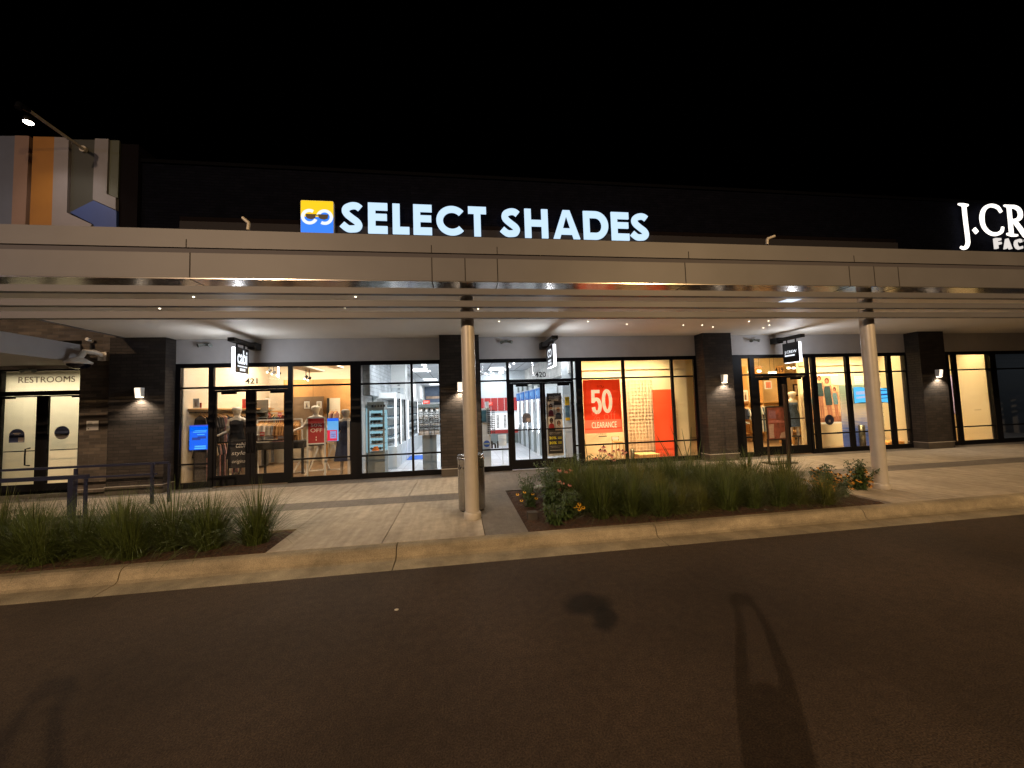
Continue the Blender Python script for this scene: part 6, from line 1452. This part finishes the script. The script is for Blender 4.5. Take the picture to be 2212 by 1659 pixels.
leafy(1.12, 6.6, .42, 420, 'dark leafy shrub at the left corner of the right bed', 'shrub', .028, .06, r=.2)
leafy(1.08, 6.0, .40, 380, 'low plant with small yellow daisies at the left edge of the right bed', 'daisy_plant', .03, .07, r=.20, flowers=[(*PF(u4(a), v4(b), 5.9), 'y', .030) for a, b in ((300, 620), (385, 638), (420, 683), (270, 706), (228, 642))])
leafy(1.33, 5.75, .58, 620, 'tall coneflower plant with dusty pink blooms in the right bed', 'coneflower_plant', .045, .10, r=.22, flowers=[(*PF(u4(a), v4(b), 5.75), 'p', .040) for a, b in ((650, 500), (692, 520), (765, 540), (598, 628), (655, 580))])
leafy(1.45, 6.35, .66, 520, 'coneflower plant with three crowded pink blooms behind the others', 'coneflower_plant', .045, .10, r=.22, flowers=[(*PF(u4(a), v4(b), 6.3), 'p', .045) for a, b in ((660, 388), (725, 400), (775, 385), (745, 405))])
leafy(1.42, 5.25, .38, 520, 'bushy plant with a cluster of bright yellow blooms near the kerb', 'daisy_plant', .04, .10, r=.24, flowers=[(*PF(u4(a), v4(b), 5.2), 'y', .034) for a, b in ((742, 740), (818, 768), (862, 742), (862, 795), (900, 778), (850, 770), (655, 950))])
leafy(1.22, 5.05, .26, 300, 'low green plant by the kerb beside the small ground lamp', 'perennial', .035, .08, r=.16)
u9 = lambda x: (2240 + x/8.508)*.5486
v9_ = lambda y: (1700 + y/8.508)*.5486
leafy(2.05, 6.95, .62, 500, 'tall coneflower with dark drooping heads silhouetted against the orange window', 'coneflower_plant', .06, .15, r=.24, flowers=[(*PF(u9(a), v9_(b), 6.95), 'p', .050) for a, b in ((1160, 490), (1060, 605), (1210, 625), (1360, 745), (1450, 790), (900, 880))])
leafy(2.52, 6.95, .62, 460, 'second silhouetted coneflower right of the first against the orange window', 'coneflower_plant', .06, .14, r=.22, flowers=[(*PF(u9(a), v9_(b), 6.95), 'p', .042) for a, b in ((1510, 640), (1660, 590), (1800, 620), (1890, 670), (1810, 730), (1510, 930))])
u5_ = lambda x: (2700 + x/2.458)*.5486
v5_ = lambda y: (1650 + y/2.458)*.5486
for k, (x, y, h, pts, lab) in enumerate((
    (5.45, 5.75, .50, ((1240, 500), (1290, 520), (1250, 560), (1330, 560), (1210, 610), (1260, 640), (1390, 600), (1420, 560), (1340, 600), (1300, 480), (1180, 690), (1250, 700), (1360, 530), (1450, 540)), 'amber daisy bush at the right end of the grass bed, left of two'),
    (5.75, 5.35, .42, ((1430, 640), (1500, 600), (1560, 640), (1530, 570), (1400, 660), (1600, 610), (1470, 580), (1580, 570), (1440, 600), (1340, 650)), 'low amber daisy bush between the taller two by the kerb'),
    (6.05, 5.65, .56, ((1650, 490), (1720, 480), (1690, 520), (1750, 520), (1640, 540), (1770, 560), (1700, 560), (1740, 590), (1800, 600), (1660, 580), (1620, 520), (1730, 740), (1780, 640)), 'tall amber daisy bush leaning on the right round column'))):
    fl = [(*PF(u5_(a), v5_(b), y), 'o', .056) for a, b in pts]; x = sum(q_[0] for q_ in fl) / len(fl) - (.12 if k == 2 else 0)
    leafy(x, y, h * .92, 950, lab, 'daisy_plant', .040, .085, r=.30, flowers=fl + [(q_[0] + rp_.uniform(-.1, .1), q_[1] + rp_.uniform(-.12, .12), q_[2] + rp_.uniform(-.07, .05), 'o', .05) for q_ in fl])
q = MB()
for bx, tx, tz in ((4.0, 3.66, 1.15), (4.02, 3.80, .95), (4.25, 3.98, 1.25), (4.32, 4.22, 1.18), (4.35, 4.42, 1.2), (4.1, 4.1, .8), (4.5, 4.62, 1.0), (4.25, 4.38, .9), (2.35, 2.28, 1.1), (4.62, 4.66, .85)):
    b = Vector((bx, 6.9, .5)); t_ = Vector((tx, 6.9, tz)); q.tube([Vector((bx, 6.9, .14)), b, b.lerp(t_, .6), t_], [.003, .004, .008, .002], 5)
o = thing('reed_stalks', (4.2, 6.9, .14), 'thin dark seed stalks rising before the coral board', 'plant'); q.build('stalks', 'stem', o)
# ground lamps and a small block in the bed
x, y = 1.16, 5.15
o = thing('ground_light', (x, y, .14), 'small black ground spotlight in the left corner of the right bed', 'ground light')
MB().tube([(x, y, .14), (x, y, .22)], .018, 8).build('stake', 'blk2', o); MB().tube([(x, y + .02, .20), (x, y - .03, .29)], [.035, .045], 12).build('head', 'blk2', o)
x, y, _ = PF(u4(380), v4(860), 5.35)
MB().box(x - .065, x + .065, 5.3, 5.42, .14, .24).build('paver_block', 'stone', None, loc=(x, 5.35, .14), label='small pale stone block lying on the mulch by the flowers', cat='block')
x, y, z = PF(u4(485), v4(553), 6.3)
MB().tube([(x - .12, 6.3, z - .01), (x, 6.28, z + .01), (x + .12, 6.3, z)], [.012, .03, .012], 8).build('plastic_bottle', mat('clear_plastic', (.5, .62, .68), .2), None, loc=(x, 6.3, z), label='pale crumpled plastic bottle lying on the leaves of the right bed', cat='bottle')
MB().lathe([(.012, 0), (.014, .006), (.006, .01)], (-.57, 3.51, .001), 7, sx=1.4).build('gum', mat('pale_gum', (.6, .58, .54), .7), None, loc=(-.57, 3.51, .001), label='tiny white speck lying on the dark asphalt lane', cat='litter')
# ------------------------------------------------------------------ lights inside the shops
D = R(180)
for x in (-5.5, -4.4, -3.2): area('clothes_shop_light', (x, 12.0, 3.55), .5, 60, (1, .82, .58), sy=1.0)
area('clothes_shop_light', (-4.4, 10.2, 3.5), 3.0, 44, (1, .82, .60), sy=.4)
for y in (15.6, 20.6, 24.6):
    for x in (-1.45, 1.62): area('eyewear_light', (x, y, 3.26), .6, 46, (.86, .94, 1), sy=1.15)
for x, wd, e in ((4.55, 2.7, 120), (11.5, 2.6, 125), (15.1, 1.6, 70)):
    area('window_fill', (x, 9.66, 3.45), wd, e * 1.05, (1, .76, .43), (R(16), 0, 0), sy=.15, spread=88)
area('window_fill', (-4.4, 9.68, 3.6), 2.8, 40, (1, .83, .62), (R(40), 0, 0), sy=.2)  # unseen fills added above the glass to brighten the goods in front
area('window_fill', (-.9, 9.68, 3.25), 1.6, 62, (.88, .95, 1), (R(38), 0, 0), sy=.2, spread=130)
area('window_fill', (1.7, 9.68, 3.25), 2.2, 62, (.88, .95, 1), (R(38), 0, 0), sy=.2, spread=130)
area('eyewear_light', (.3, 12.6, 3.27), 3.0, 60, (.86, .94, 1), sy=.5)
area('closed_shop_light', (18, 11, 3.5), 2.0, 9, (.85, .93, 1), sy=2)
area('fashion_light', (9.3, 11.3, 3.5), 2.6, 230, (1, .72, .36), sy=1.6)
area('lobby_light', (-9.3, 10.0, 3.08), 2.6, 28, (1, .88, .62), (R(20), 0, 0), sy=.1, spread=100)
# ------------------------------------------------------------------ the photographer, behind the camera; only the shadow is seen
pj_ = thing('person', (.02, -.20, 0), 'person in dark clothes standing in the lane holding up a phone', 'person')
J, E_ = body_joints(1.36, [((.16, 0, 1.44), .05), ((.17, .02, 1.74), .038), ((.12, .05, 2.05), .028), ((.085, .10, 2.16), (.03, .02))], [((-.16, 0, 1.44), .05), ((-.17, .02, 1.74), .038), ((-.12, .05, 2.05), .028), ((-.085, .10, 2.16), (.03, .02))], .04)
skinfig(J, E_, 'body', mat('person_skin', (.35, .2, .14), .6), pj_)
for s in (-1, 1):
    q = MB()
    for k, L in enumerate((.07, .08, .085, .075)): q.tube([(.02 + s*.075, -.11, 1.64 + .018*k), (.02 + s*.07, -.075, 1.645 + .018*k), (.02 + s*.045, -.062, 1.64 + .018*k)], [.009, .008, .007], 6)
    q.build('hand', 'skin', pj_)
MB().box(.02 - .075, .02 + .075, -.045, -.037, 1.64, 1.72).build('phone', 'blk2', None, loc=(0, -.04, 1.68), label='phone held up by the person in the lane', cat='phone')
q = MB().lathe([(.145, .60), (.135, .72), (.125, .85), (.145, .98), (.145, 1.07), (.07, 1.12)], (.02, -.20, 0), 20, 1, .68); q.build('jacket', CL['black'], pj_)
q = MB()
for s in (-1, 1): q.tube([(.02 + s*.07, -.20, .70), (.02 + s*.08, -.20, .38), (.02 + s*.10, -.20, .06)], [.08, .06, .05], 14)
q.build('trousers', CL['navy'], pj_)
